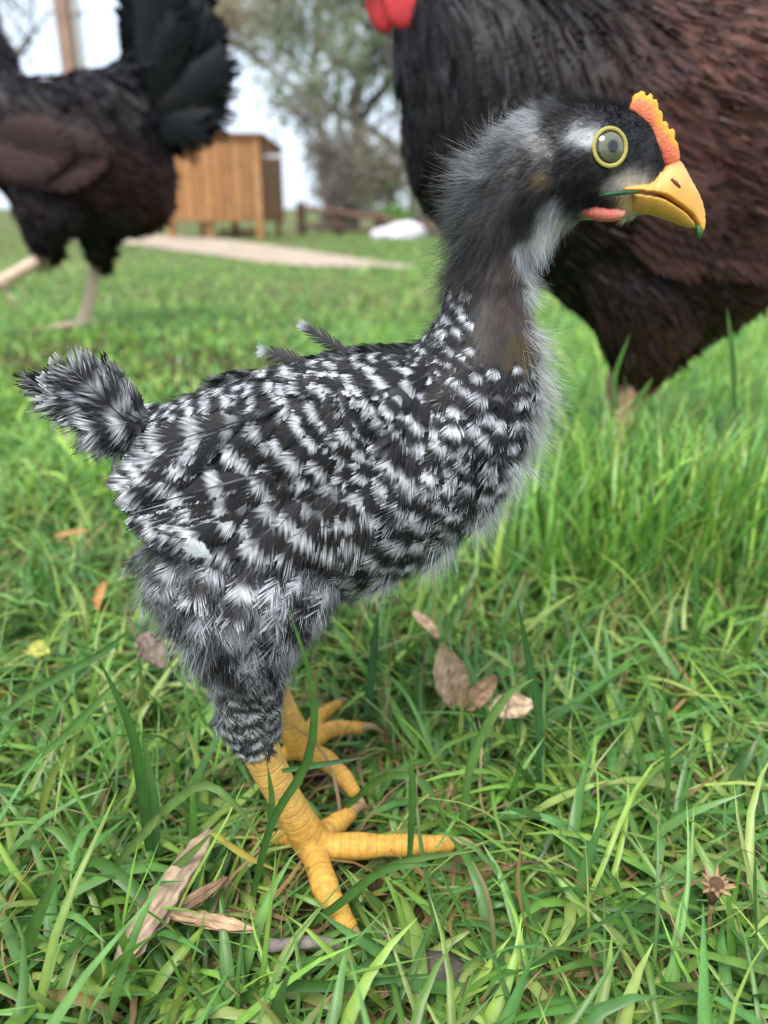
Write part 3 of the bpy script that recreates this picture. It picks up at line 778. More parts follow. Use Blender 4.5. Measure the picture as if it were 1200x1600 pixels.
skinc = np.where((bp[:, 1:2] > 440), np.minimum(F_[:, 5:8] * .4, np.where((bp[:, 0:1] > 735) & (bp[:, 1:2] < 590), .07, .03)), F_[:, 5:8] * .85)  # body skin kept very dark, painted shadow for gaps between feathers
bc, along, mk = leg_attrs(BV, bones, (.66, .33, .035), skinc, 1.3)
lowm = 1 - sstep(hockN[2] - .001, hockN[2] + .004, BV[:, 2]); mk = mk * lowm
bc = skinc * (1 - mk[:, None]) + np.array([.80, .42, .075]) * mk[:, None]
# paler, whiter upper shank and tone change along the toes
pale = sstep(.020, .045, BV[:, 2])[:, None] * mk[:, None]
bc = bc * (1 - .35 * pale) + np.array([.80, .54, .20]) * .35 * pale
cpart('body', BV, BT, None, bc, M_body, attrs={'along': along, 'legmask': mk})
for p, d, r in claws:
    a = Acc(); e = p + d * r * 3.6 + np.array([0, 0, -r * 1.3])
    tube(a, crom([p - d * r * .6, p + d * r * 1.6 + [0, 0, r * .15], e], 4) - C0, np.linspace(r * .8, r * .12, 9), 8, (.42, .27, .13))
    a.build('claw', M_horn, chick)

# ---- fluff
nF = 118000
fwt = np.where((bp[:, 0] > 820) & (bp[:, 1] < 345), 3.2, np.where((bp[:, 0] > 680) & (bp[:, 1] < 450), 1.5, np.where((bp[:, 1] > 865) & (bp[:, 0] < 530) & (bp[:, 1] < 1070), 2.2, .65)))
p, n = surf_sample(BV, BT, nF, fwt)
pq_ = near_px(p)
fp = np.where((pq_[:, 1:2] < 420), rbf(pq_, FL, 8.5), rbf(pq_, FL, 12))
isleg = np.minimum.reduce([np.linalg.norm(p - (a + np.clip(((p - a) @ (b - a)) / ((b - a) @ (b - a)), 0, 1)[:, None] * (b - a)), axis=1) / r for a, b, r, s in bones]) < 1.35
hock_ok = p[:, 2] > hockN[2] - .0005
keep = (rng.random(nF) < fp[:, 4]) & (p[:, 2] > hockN[2] + .001)
# leave the eye clear
EYE = [hitpt(952, 231)]; EYE.append(mir(EYE[0]))
for e in EYE: keep &= np.linalg.norm(p - e, axis=1) > .0058
keep &= ~((np.abs(pq_[:, 0] - 942) < 33) & (np.abs(pq_[:, 1] - 334) < 11))
keep &= ~((pq_[:, 0] > 980) & (pq_[:, 1] > 290) & (pq_[:, 1] < 332))
p, n, fp = p[keep], n[keep], fp[keep]
d2 = np.stack([fp[:, 0], np.zeros(len(p)), -fp[:, 1]], -1)
tg = nrm(d2 - n * (d2 * n).sum(1, keepdims=True))
cell = np.floor(p / .0026).astype(int); hsh = (cell[:, 0] * 73856093 ^ cell[:, 1] * 19349663 ^ cell[:, 2] * 83492791) & 8191
jv = np.random.default_rng(1).normal(size=(8192, 3))[hsh]; jb = np.random.default_rng(2).random(8192)[hsh]
lift = (fp[:, 3:4] + .10) * (.8 + .4 * rng.random((len(p), 1)))
d = nrm(tg * (1 - .4 * lift) + n * (lift * 1.05 + .06) + jv * .2 * (.4 + lift) + rng.normal(size=p.shape) * .14)
ln = fp[:, 2] * .001 * (.55 + .7 * rng.random(len(p)))
thl = (pq_[keep][:, 1] > 870) & (pq_[keep][:, 0] < 530) & (pq_[keep][:, 1] < 1060); ln[thl] *= .95
cc = fp[:, 5:8] * (.62 + .55 * jb[:, None] + .3 * rng.random((len(p), 1)))
pq_ = pq_[keep]
def blob(q, s, k=0):                           # soft light and dark patches of semi-plumes
    a_, b_ = q[:, 0] / s, q[:, 1] / s
    return np.sin(a_ * 2.1 + 1.7 * np.sin(b_ * 1.3 + k)) * np.cos(b_ * 2.4 + 1.5 * np.sin(a_ * 1.1 + 2 * k)) + .35 * np.sin(a_ * 5.1 + b_ * 4.3)
th_m = (pq_[:, 1] > 868) & (pq_[:, 0] < 535) & (pq_[:, 1] < 1062)
def patches(Vw):                               # black and white semi-plume patches, by place on the thigh
    jt = np.repeat(rng.normal(size=(len(Vw) // 8 + 1, 2)) * 9, 8, 0)[:len(Vw)]
    w_ = sstep(-.35, .5, blob(near_px(Vw) + jt, 31, .4))[:, None]
    return np.array([.02, .019, .02]) * (1 - w_) + np.array([.62, .62, .64]) * w_
wv_ = sstep(-.2, .5, blob(pq_, 24, 1.3))[:, None]
cc = np.where(th_m[:, None], (np.array([.022, .021, .022]) * (1 - wv_) + np.array([.68, .68, .7]) * wv_) * (.6 + .6 * rng.random((len(p), 1))), cc)
acc = Acc()
bend_ = .22 * rng.random(len(p)) + .05
for m_, cf_ in ((~th_m, None), (th_m, lambda Vf: patches(Vf + C0))):
    fibres(acc, (p - n * .0001 - C0)[m_], d[m_], ln[m_], np.full(m_.sum(), .000068), np.clip(cc, .006, .85)[m_], bend_[m_], 3, cf_)
tag(acc.build('down', M_down, chick), kind='stuff')

# ---- contour feathers: px, py, dirx, diry, L mm, W mm, presence, fluff, period mm, white frac, tilt
FT = [
 (690,440,-.35,1,10,6,1,.35,5.5,.5,.24),(665,505,-.7,.8,12,7,1,.3,6,.5,.22),(715,500,-.5,1,11,6.5,.9,.35,6,.45,.2),(740,560,-.5,.9,9,6,.3,.4,6,.4,.2),
 (800,480,-.2,1,6,4,-1,.5,6,.4,.2),(800,440,-.2,1,6,4,-1,.5,6,.4,.2),(775,530,-.2,1,6,4,-.8,.5,6,.4,.2),(845,500,-.1,1,8,5,.6,.5,6,.55,.3),(835,460,-.1,1,8,5,.5,.5,6,.55,.3),
 (590,545,-1,.25,14,8,1,.2,7,.48,.22),(645,548,-.8,.5,12,7.5,1,.2,6.5,.5,.24),(615,562,-.9,.4,12,7.5,1,.15,6.5,.48,.2),(670,560,-.7,.7,11,7,1,.2,6.5,.48,.22),(650,575,-.8,.5,11,7,1,.15,6.5,.45,.2),(520,560,-1,.25,15,8,1,.18,7,.45,.22),(450,575,-1,.25,17,9,1,.12,8,.45,.2),(330,610,-1,.28,16,9,1,.12,7,.48,.2),(240,640,-1,.3,14,8,1,.25,7,.5,.2),(215,690,-1,.4,12,8,1,.35,7,.4,.25),
 (560,610,-1,.4,14,7,1,.12,7.5,.4,.17),(480,630,-1,.42,17,8,1,.1,9,.38,.15),(640,600,-.8,.6,9,6,1,.25,6.5,.35,.17),
 (630,650,-.45,.9,9,6.5,1,.15,7,.45,.17),(590,680,-.5,.9,10,7,1,.12,7,.45,.17),(560,660,-.6,.7,10,7,1,.12,7,.42,.17),
 (540,740,-.55,.8,15,10,1,.08,9,.4,.17),(470,730,-.7,.65,18,11,1,.06,10,.38,.16),(400,720,-.8,.55,20,11,1,.05,10,.36,.15),(560,800,-.7,.7,17,11,1,.1,10,.38,.18),(460,820,-.75,.55,20,12,1,.06,11,.35,.17),(380,800,-.85,.45,21,11,1,.05,11,.3,.15),
 (345,735,-.92,.4,22,11,1,.04,10,.36,.11),(300,740,-.92,.4,18,10,-.4,.04,10,.36,.10),(275,785,-.95,.35,18,10,-1.2,.04,10,.36,.10),(330,800,-.95,.35,18,10,-.3,.04,10,.36,.10),(260,720,-.95,.35,14,9,.2,.04,10,.36,.10),
 (690,660,-.5,.85,13,8,1,.25,8,.45,.22),(760,620,-.35,.95,14,9,1,.32,9,.5,.25),(800,600,-.1,1,13,8,.8,.4,9,.5,.26),(740,700,-.5,.85,15,9.5,1,.25,9,.5,.24),(790,690,-.35,.9,14,9,.8,.35,9,.5,.26),
 (680,740,-.6,.8,16,10,1,.2,9,.45,.22),(740,780,-.55,.8,15,9.5,1,.3,9,.48,.24),(640,800,-.7,.7,17,10.5,1,.2,10,.42,.22),(690,820,-.7,.7,15,10,1,.3,9.5,.48,.24),(600,870,-.8,.55,17,10.5,1,.25,10,.45,.22),(520,880,-.8,.5,18,11,1,.22,10,.4,.2),(540,920,-.75,.65,16,10,1,.35,10,.5,.22),
 (470,930,-.5,.85,17,10,1,.5,10,.5,.22),(400,900,-.3,.95,18,10,1,.55,11,.5,.2),(310,890,-.05,1,18,10,1,.65,11,.5,.22),(250,890,.2,1,16,9,1,.75,11,.5,.26),(350,960,-.05,1,17,9,1,.65,10,.5,.22),(280,960,.25,1,15,9,1,.75,10,.5,.26),(430,1000,-.25,1,15,8,1,.55,10,.45,.2),(360,1020,.05,1,13,8,1,.65,9,.3,.22),(490,975,-.55,.85,15,9,1,.5,10,.5,.22),
 (340,1085,.05,1,8,5,1,.55,5,.5,.26),(380,1070,.05,1,10,6,1,.6,7,.2,.2),(400,1120,.1,1,8,5,1,.5,4.5,.5,.24),(440,1110,.15,1,8,5,1,.5,5,.5,.22),(425,1060,0,1,10,6,1,.6,7,.25,.2),
 (885,580,.1,1,10,7,-1,.4,9,.5,.2),(880,640,.1,1,10,7,-1,.4,9,.5,.2),(855,710,.1,1,10,7,-.9,.4,9,.5,.2),(815,790,.1,1,10,7,-.6,.4,9,.5,.2),(850,440,.1,1,9,6,-1,.4,9,.5,.2),(730,380,.1,1,9,6,-1,.4,9,.5,.2),(700,390,.1,1,9,6,-.6,.4,9,.5,.2),(900,300,.1,1,9,6,-3,.4,9,.5,.2),(800,300,0,1,9,6,-3,.4,9,.5,.2),(760,260,0,1,9,6,-3,.4,9,.5,.2),
]
nC = 36000
p, n = surf_sample(BV, BT, nC)
q = near_px(p); far = p[:, 1] > Y0
ff = rbf(q, FT, 30)
sml = np.where(ff[:, 5] < .45, .84, 1.0); ff[:, 2] *= sml; ff[:, 3] *= sml; ff[:, 6] *= np.where(ff[:, 5] < .45, .88, 1)
isleg = np.minimum.reduce([np.linalg.norm(p - (a + np.clip(((p - a) @ (b - a)) / ((b - a) @ (b - a)), 0, 1)[:, None] * (b - a)), axis=1) / r for a, b, r, s in bones]) < 1.3
keep = (ff[:, 4] > .1) & (q[:, 1] > 380) & (p[:, 2] > hockN[2] + .001)
p, n, ff, q = p[keep], n[keep], ff[keep], q[keep]
rad = ff[:, 2] * .001 * np.where(q[:, 1] > 1040, .24, .33)
ki = poisson(p, rad)
p, n, ff, q = p[ki], n[ki], ff[ki], q[ki]
ff[:, 7] *= np.where(rng.random(len(ff)) < .15, 0, rng.uniform(.6, .92, len(ff)))
plum = Acc(); big = []
for i in range(len(p)):
    f = ff[i]; d = np.array([f[0], 0, -f[1]]) + rng.normal(size=3) * .10
    d = nrm(d - n[i] * np.dot(d, n[i]))
    L = f[2] * .001 * rng.uniform(.75, 1.25); W = f[3] * .001 * rng.uniform(.85, 1.1)
    tl = f[10 - 2] * rng.uniform(.7, 1.3)
    ax = d * math.cos(tl) + n[i] * math.sin(tl); nn = n[i] * math.cos(tl) - d * math.sin(tl)
    shade = rng.uniform(.8, 1.1)
    cf = barred(L * 1000, f[6] * rng.uniform(.9, 1.1), (.80 + rng.normal() * .18 if f[5] < .45 else .1 + rng.normal() * .2), f[7], (.12 + .42 * f[5] ** 1.5), WHITE * shade * (1 - .25 * f[5]), BLACK * rng.uniform(.8, 1.9))
    if q[i, 1] > 880 and q[i, 0] < 520 and q[i, 1] < 1050:
        if rng.random() < .25: continue
        L *= .85; W *= .85
    V, T, Cc = feather(ax, nn, L, W, 24 if L > .0125 else 17, rng, cf, .35, .16 + .1 * rng.random(), f[5])
    if 880 < q[i, 1] < 1050 and q[i, 0] < 520: Cc = patches(V + p[i]) * rng.uniform(.85, 1.1)
    if p[i, 1] < Y0 and L > .0125 and f[5] < .4 and 190 < q[i, 0] < 830 and len(big) < 210:
        big.append((p[i], V, T, Cc))
    else:
        plum.add(V + p[i] - C0, T, None, Cc)
tag(plum.build('plumage', M_feather, chick), kind='stuff')
for b0, V, T, Cc in big:
    o = obj('feather', mk_mesh('feather', V, T, None, Cc), M_feather, chick); o.location = tuple(b0 - C0)

# ---- flight feathers of both wings, base px -> tip px with depths
def set_feather(parent, b, t, nor, W, nb, cf, fluff, camber=.3, curl=.06):
    ax = t - b; L = np.linalg.norm(ax)
    V, T, Cc = feather(ax, nor + ax / L * 0, L / .96, W, nb, rng, cf, camber, curl, fluff)
    o = obj('feather', mk_mesh('feather', V, T, None, Cc), M_feather, parent); o.location = tuple(b - C0)
    return o
FLY = []
for k in range(8):                                   # upper set
    u = k / 7
    FLY.append(((385 - 50 * u, 655 + 55 * u), (232 - 56 * u + 5 * math.sin(k * 3), 700 + 72 * u), .2015 - .0004 * k, .2075 - .0006 * k, 11.5))
for k in range(9):                                   # lower set, fanned downwards
    u = k / 8
    FLY.append(((390 - 0 * u, 745 + 50 * u), (194 + 85 * u * u + 4 * math.sin(k * 5), 800 + 46 * u), .2025 - .0002 * k, .2055 - .002 * u, 12))
for k in range(15):                                  # lowest coverts hanging over the thigh
    u = k / 14; q0 = (345 + 250 * u + 5 * math.sin(k * 4), 800 - 22 * u + 12 * math.sin(k * 2.3)); q1 = (q0[0] - 92 + 30 * u, q0[1] + 72 + 10 * math.sin(k * 3.1) + 14 * u)
    FLY.append((q0, q1, None, None, 13))
for k in range(16):                                  # scapulars and shoulder
    u = (k % 8) / 7; v = k // 8; q0 = (668 - 135 * u + 4 * math.sin(k * 4), 572 + 14 * v - 6 * u + 5 * math.sin(k * 2.3)); q1 = (q0[0] - 78 - 20 * u, q0[1] + 46 + 8 * math.sin(k * 3.1) - 10 * u)
    FLY.append((q0, q1, None, None, 8))
for k in range(9):                                   # front edge of the wing
    u = k / 8; q0 = (655 + 16 * math.sin(k * 4), 600 + 110 * u); q1 = (q0[0] - 38, q0[1] + 52)
    FLY.append((q0, q1, None, None, 8.5))
for sd in (0, 1):
    wg = bpy.data.objects.new('wing', None); col.objects.link(wg); wg.parent = chick
    for bpx, tpx, yb, yt, W in FLY:
        b = hitpt(*bpx, .0012, yb or Y0 - .035); t = P(*tpx, yt) if yt else hitpt(*tpx, .0035, b[1])
        if yt is None: t[1] = min(t[1], b[1] + .006)
        nr = np.array([-.12, -1, .25])
        if sd: b, t, nr = mir(b), mir(t), nr * [1, -1, 1]
        cf = barred(np.linalg.norm(t - b) * 1000, 10.5 * rng.uniform(.9, 1.1), rng.uniform(.6, 1.1), .27, .10, WHITE * rng.uniform(.65, 1), BLACK * rng.uniform(.8, 1.8))
        set_feather(wg, b, t, nr, W * .001, 44 if yt else 30, cf, .03 if yt else .10)
# ---- tail
tail = bpy.data.objects.new('tail', None); col.objects.link(tail); tail.parent = chick
TP = [(18, 592), (40, 585), (70, 575), (62, 612), (100, 566), (128, 560), (150, 562), (90, 640), (118, 668), (150, 690), (172, 712), (186, 715), (140, 600), (175, 590), (110, 610), (150, 650)]
for k in range(44):
    if k < len(TP): tx = np.array(TP[k], float)
    else: tx = np.array(TP[rng.integers(0, len(TP))], float) * .72 + np.array([200, 655]) * .28 + rng.normal(size=2) * 10
    yb = Y0 + rng.uniform(-.013, .013); yt = Y0 + (yb - Y0) * 1.7 + rng.normal() * .003
    b = P(226 + rng.uniform(-6, 10), 660 + rng.uniform(-16, 22), yb); t = P(*tx, yt)
    nr = np.array([.1, -1 if yb < Y0 else 1, .25]); L = np.linalg.norm(t - b)
    cf = barred(L * 1000, 9.5, rng.uniform(0, .5), .32, .22, WHITE * rng.uniform(.6, 1), BLACK * rng.uniform(1, 2.2))
    set_feather(tail, b, t, nr, rng.uniform(.011, .0145), 30, cf, .36, .3, .05 * rng.uniform(-1, 1))
# stray feathers sticking up from the back
for b, t, y in (((545, 552), (462, 502), Y0 + .004), ((485, 566), (398, 546), Y0 - .004)):
    set_feather(chick, P(*b, y), P(*t, y), np.array([0, -1, .3]), .0050, 22, barred(20, 60, .02, .06, .05, WHITE * .6, BLACK * 2.5), .6)
# white flake caught on the thigh
set_feather(chick, P(330, 872, .1985), P(300, 855, .1965), np.array([0, -1, .1]), .0045, 10, plain((.7, .72, .7), (.7, .72, .7)), .1)
# nape and breast wisps
nw = 700
sp, sn = surf_sample(BV, BT, 30000); sq = near_px(sp)
m = ((sq[:, 0] < 760) & (sq[:, 1] > 190) & (sq[:, 1] < 420) | (sq[:, 0] > 815) & (sq[:, 1] > 500) & (sq[:, 1] < 740) | (sq[:, 0] < 330) & (sq[:, 1] > 860) & (sq[:, 1] < 1060))
sp, sn, sq = sp[m][:nw * 3], sn[m][:nw * 3], sq[m][:nw * 3]
acc = Acc(); fq = rbf(sq, FL, 26)
d2 = np.stack([fq[:, 0], np.zeros(len(sp)), -fq[:, 1]], -1)
fibres(acc, sp - C0, nrm(nrm(d2) * .7 + sn * .8 + rng.normal(size=sp.shape) * .3), rng.uniform(.008, .016, len(sp)), np.full(len(sp), .00007), np.clip(fq[:, 5:8] * 1.25, .02, .8), rng.uniform(.1, .4, len(sp)), 4)
tag(acc.build('wisps', M_down, chick), kind='stuff')

# ---- face
def flat_part(name, outline, Y, res, k, colf, m, parent=chick, sub=4, smooth=3, prof=None, widest=0):
    V, T, Q = inflate(outline, Y, res, k, 200, smooth, None, sub, prof=prof, widest=widest)
    pxy = proj(V)
    return cpart(name, V, T, Q, colf(pxy, V), m, parent)
def mixc(a, b, t): return np.array(a)[None] * (1 - t[:, None]) + np.array(b)[None] * t[:, None]
bx_ = [float(P(a_, 300, Y0)[0]) for a_ in (955, 985, 1015, 1045, 1075, 1104)]
hw_ = [Y0 - float(hitpt(a_, 300)[1]) for a_ in (962, 985, 1015)]
profU = lambda X: np.interp(X, bx_, [hw_[0] + .0022, hw_[1] + .0020, max(hw_[2] + .001, .0068), .0058, .0040, .0010])
profL = lambda X: np.interp(X, bx_, [hw_[0] + .0012, hw_[1] + .0012, max(hw_[2] + .0003, .0062), .0052, .0034, .0008])
upper = [(1032, 262), (1046, 252), (1062, 248), (1072, 262), (1081, 279), (1091, 296), (1099, 314), (1104, 334), (1103, 353), (1098, 368), (1090, 358), (1077, 340), (1047, 320), (1026, 309), (994, 304), (957, 302), (960, 290), (985, 283), (1005, 281), (1018, 275), (1022, 266)]
ub = flat_part('upper_beak', upper, Y0, .00035, .95, lambda q, V: mixc(mixc((.80, .39, .07), (.84, .46, .14), sstep(310, 275, q[:, 1])), (.78, .2, .1), np.maximum(sstep(268, 250, q[:, 1]) * .75, sstep(1000, 960, q[:, 0]) * .25)), M_horn, prof=profU)
lower = [(965, 300), (994, 301), (1025, 306), (1047, 316), (1072, 333), (1090, 357), (1074, 358), (1047, 348), (1015, 338), (990, 336), (974, 331), (978, 315)]
lb = flat_part('lower_beak', lower, Y0, .00035, .86, lambda q, V: mixc((.70, .40, .07), (.62, .40, .14), sstep(1010, 975, q[:, 0])), M_horn, prof=profL, widest=1)
for sgn in (0, 1):
    c = P(1056, 286, Y0 - .0049)
    if sgn: c = mir(c)
    a = Acc(); an = np.linspace(0, 2 * math.pi, 12, endpoint=False)
    ax = nrm(P(1062, 293, Y0) - P(1046, 278, Y0)); az = np.array([-ax[2], 0, ax[0]])
    tube(a, [c - ax * .0018 - C0, c - C0, c + ax * .0018 - C0], [.00035, .0006, .0003], 8, (.18, .05, .02))
    a.build('nostril', M_flesh, ub)
comb = [(984, 162), (988, 149), (996, 144), (1003, 140), (1009, 143), (1011, 149), (1015, 144), (1020, 147), (1022, 155), (1026, 153), (1030, 162), (1030, 170), (1035, 172), (1037, 182), (1036, 189), (1041, 187), (1046, 194), (1046, 201), (1052, 199), (1057, 208), (1056, 217), (1060, 222), (1063, 236), (1063, 252), (1046, 262), (1022, 246), (1014, 226), (1006, 208), (996, 196), (986, 186), (980, 172)]
def combc(q, V):
    edge = np.array([((q - c) ** 2).sum(1) for c in np.array(comb[1:25], float)]).min(0) ** .5
    t = sstep(4, 16, edge); r = sstep(215, 245, q[:, 1])
    c = mixc((.88, .40, .03), (.84, .22, .10), t)
    return c * (1 - .75 * r[:, None]) + np.array([.80, .17, .11]) * .75 * r[:, None]
flat_part('comb', comb, Y0 - .001, .00032, .5, combc, M_flesh, sub=3, smooth=2)
wat = [(900, 324), (925, 319), (949, 323), (979, 327), (976, 341), (953, 350), (927, 346), (909, 337)]
for sgn in (0, 1):
    yy = float(hitpt(938, 334)[1]) - .0022; yy = yy if not sgn else 2 * Y0 - yy
    flat_part('wattle', wat, yy, .0004, 1.0, lambda q, V: mixc((.62, .17, .12), (.70, .28, .20), sstep(955, 976, q[:, 0])), M_flesh)
# eyes
ew = nrm(nrm(sum(hitn(952 + a_, 231 + b_) for a_ in (-20, 0, 20) for b_ in (-20, 0, 20))) * .65 + np.array([.06, -1, .04]) * .35)
for sgn in (0, 1):
    c = EYE[sgn] + ew * .0009 * np.array([1, 1 if not sgn else -1, 1]); d = ew * ([1, 1, 1] if not sgn else [1, -1, 1])
    u = nrm(np.cross(d, [0, 0, 1])); v = np.cross(u, d)
    if v[2] < 0: v = -v
    rE = .0062
    th = np.linspace(0, math.pi / 2, 26); n = 40; an = np.arange(n) * 2 * math.pi / n
    cc = c - d * .0044
    rings, cols_ = [], []
    for t_ in th:
        rr = math.sin(t_) * rE
        rings.append(cc + d * (math.cos(t_) * rE * .92) + rr * (np.cos(an)[:, None] * u + np.sin(an)[:, None] * v))
        r1 = rr / .0042
        if r1 < .34: k_ = np.array([.004, .004, .006])
        elif r1 < .40: k_ = np.array([.03, .04, .03])
        elif r1 < .92: k_ = np.array([.125, .13, .078]) * (1.0 + .35 * (r1 - .45))
        elif r1 < 1.03: k_ = np.array([.03, .03, .025])
        else: k_ = np.array([.34, .27, .2])
        cols_.append(np.tile(k_, (n, 1)))
    Q = [[i * n + j, i * n + (j + 1) % n, (i + 1) * n + (j + 1) % n, (i + 1) * n + j] for i in range(len(th) - 1) for j in range(n)]
    eo = cpart('eye', np.concatenate(rings), None, Q, np.concatenate(cols_), M_eyeglass)
    # ring of beaded skin
    a = Acc(); pts, rr = [], []
    N = 72
    V, Q = [], []
    for i in range(N):
        A = 2 * math.pi * i / N
        rad_ = .00485 * (1 + .03 * math.cos(A) - .0 * math.sin(A))
        cx = c + d * (-.0002) + rad_ * (math.cos(A) * u * 1.02 + math.sin(A) * v)
        outw = math.cos(A) * u + math.sin(A) * v
        mr_ = .00060 * (1 + .10 * math.cos(A * 30))
        for j in range(8):
            B = 2 * math.pi * j / 8
            V.append(cx + outw * mr_ * math.cos(B) + d * mr_ * .6 * math.sin(B))
    for i in range(N):
        for j in range(8): Q.append([i * 8 + j, ((i + 1) % N) * 8 + j, ((i + 1) % N) * 8 + (j + 1) % 8, i * 8 + (j + 1) % 8])
    cpart('eye_ring', np.array(V), None, Q, (.46, .39, .09), M_ring, eo)
# bits of grass at the beak
a = Acc(); ya = float(hitpt(950, 304)[1]) - .0012
tube(a, [P(936, 306, ya), P(955, 303, ya), P(975, 301, ya), P(998, 300, ya + .0025)], [.0002, .0006, .0006, .0003], 5, (.03, .17, .06))
tag(a.build('grass_bit', M_grass), 'tiny green grass shred at the corner of the chick beak', 'grass shred')
a = Acc(); tube(a, [P(1090, 353, Y0 - .0012), P(1093, 362, Y0 - .0015), P(1093, 372, Y0 - .0015)], [.0005, .0008, .0006], 5, (.06, .22, .05))
tag(a.build('grass_bit', M_grass), 'tiny green grass shred hanging from the chick beak tip', 'grass shred')

# ------------------------------------------------------------------ HENS
def hen(label, Yp, outline, kscale, extras, legs, FTAB, bodycol, legcol, voxel, sig, Lrad, tilt, zground, base_px, max_big=170, wattles=(), comb_o=None, beak=None, eye_px=None, nsamp=16000, seed=5):
    t = thing('hen', label, 'hen')
    t.location = (float(P(base_px[0], base_px[1], Yp)[0]), Yp, zground)
    H0 = np.array(t.location)
    acc = Acc(); acc.add(*inflate(outline, Yp, voxel * 1.5, kscale, 250, 3))
    for ol, yy, kk in extras: acc.add(*inflate(ol, yy, voxel * 1.3, kk, 150, 3))
    hb, cl = [], []
    for chainp in legs:
        for pts, rads in chainp:
            pts = crom(pts, 4); r = np.interp(np.linspace(0, 1, len(pts)), np.linspace(0, 1, len(rads)), rads)
            tube(acc, pts, r, 10); hb.extend(chain(list(pts), list(r)))
            if rads[-1] < .006: cl.append((pts[-1], nrm(pts[-1] - pts[-2]), r[-1]))
    V, T = remesh(acc, voxel, 3)
    q = V.copy(); m = q[:, 1] > Yp; q[m, 1] = 2 * Yp - q[m, 1]
    fq = rbf(proj(q), FTAB, sig)
    bc, al, mk = leg_attrs(V, hb, legcol, np.minimum(fq[:, 5:8] * .6, .1), 1.25)
    obj('body', mk_mesh('body', V - H0, T, None, bc, {'along': al, 'legmask': mk}), M_henbody, t)
    for p_, d_, r_ in cl:
        a = Acc(); tube(a, crom([p_ - d_ * r_ * .5, p_ + d_ * r_ * 1.5, p_ + d_ * r_ * 3.4 + [0, 0, -r_]], 3) - H0, np.linspace(r_ * .85, r_ * .15, 7), 7, (.35, .25, .16)); a.build('claw', M_horn, t)
    p, n = surf_sample(V, T, nsamp)
    q = p.copy(); m = q[:, 1] > Yp; q[m, 1] = 2 * Yp - q[m, 1]
    px = proj(q); f = rbf(px, FTAB, sig)
    dl = np.minimum.reduce([np.linalg.norm(p - (a + np.clip(((p - a) @ (b - a)) / ((b - a) @ (b - a)), 0, 1)[:, None] * (b - a)), axis=1) / r for a, b, r, s in hb])
    keep = (dl > 1.3) & (f[:, 2] > 1)
    p, n, f, px = p[keep], n[keep], f[keep], px[keep]
    ki = poisson(p, f[:, 2] * .001 * Lrad); p, n, f, px = p[ki], n[ki], f[ki], px[ki]
    rs = np.random.default_rng(seed); pl = Acc(); nbig = 0
    for i in range(len(p)):
        d = np.array([f[i, 0], 0, -f[i, 1]]) + rs.normal(size=3) * .12; d = nrm(d - n[i] * np.dot(d, n[i]))
        L = f[i, 2] * .001 * rs.uniform(.8, 1.2); W = f[i, 3] * .001 * rs.uniform(.85, 1.15); tl = tilt * rs.uniform(.6, 1.4)
        ax = d * math.cos(tl) + n[i] * math.sin(tl); nn = n[i] * math.cos(tl) - d * math.sin(tl)
        c = f[i, 5:8] * rs.uniform(.6, 1.2) * (1.45 if f[i, 5] > .025 else .65)
        Vv, Tt_, Cc = feather(ax, nn, L, W, 8, rs, plain(c, c * .9), .25, .26, f[i, 4] + .15, .12)
        vis = p[i, 1] < Yp and -60 < px[i, 0] < 1260 and -60 < px[i, 1] < 700 and not (640 < px[i, 0] < 1060 and px[i, 1] > 330)
        if vis and L > .03 and nbig < max_big and rs.random() < .75:
            nbig += 1
            o = obj('feather', mk_mesh('feather', Vv, Tt_, None, Cc), M_henfeather, t); o.location = tuple(p[i] - H0)
        else: pl.add(Vv + p[i] - H0, Tt_, None, Cc)
    # hair-fine feather streaks lying along the coat
    ps, ns_ = surf_sample(V, T, 7000); qs = ps.copy(); m = qs[:, 1] > Yp; qs[m, 1] = 2 * Yp - qs[m, 1]
    fs = rbf(proj(qs), FTAB, sig); m = (fs[:, 2] > 6) & (ps[:, 1] < Yp + .02)
    dls = np.minimum.reduce([np.linalg.norm(ps - (a + np.clip(((ps - a) @ (b - a)) / ((b - a) @ (b - a)), 0, 1)[:, None] * (b - a)), axis=1) / r for a, b, r, s in hb])
    m &= dls > 1.4; ps, ns_, fs = ps[m], ns_[m], fs[m]
    ds = np.stack([fs[:, 0], np.zeros(len(ps)), -fs[:, 1]], -1); ds = nrm(nrm(ds - ns_ * (ds * ns_).sum(1, keepdims=True)) + ns_ * .06 + rng.normal(size=ps.shape) * .09)
    cs = fs[:, 5:8] * rng.uniform(.4, 1.6, (len(ps), 1)) + (rng.random((len(ps), 1)) < .12) * np.array([.02, .021, .026])  # a few streaks lightened bluish-grey, sheen highlights put into the colour
    fibres(pl, ps + ns_ * fs[:, 2:3] * .001 * .07 - H0, ds, fs[:, 2] * .001 * rng.uniform(.3, .6, len(ps)), np.full(len(ps), .0011 * voxel / .0042), cs, rng.random(len(ps)) * .08 - .02)
    tag(pl.build('plumage', M_henfeather, t), kind='stuff')
    def fp(name, ol, yy, k, c, res, parent=t):
        Vv, Tt_, Qq = inflate(ol, yy, res, k, 150, 2)
        return obj(name, mk_mesh(name, Vv - H0, Tt_, Qq, np.tile(np.array(c, float), (len(Vv), 1))), M_henflesh if name in ('comb', 'wattle', 'face') else M_horn, parent)
    for ol, yy, k in wattles: fp('wattle', ol, yy, k, (.62, .045, .05), .0016)
    if comb_o: fp('comb', comb_o, Yp, .45, (.6, .04, .045), .0016)
    if beak: fp('upper_beak', beak[0], Yp, .9, (.4, .25, .12), .0012); fp('lower_beak', beak[1], Yp, .9, (.38, .25, .14), .0012)
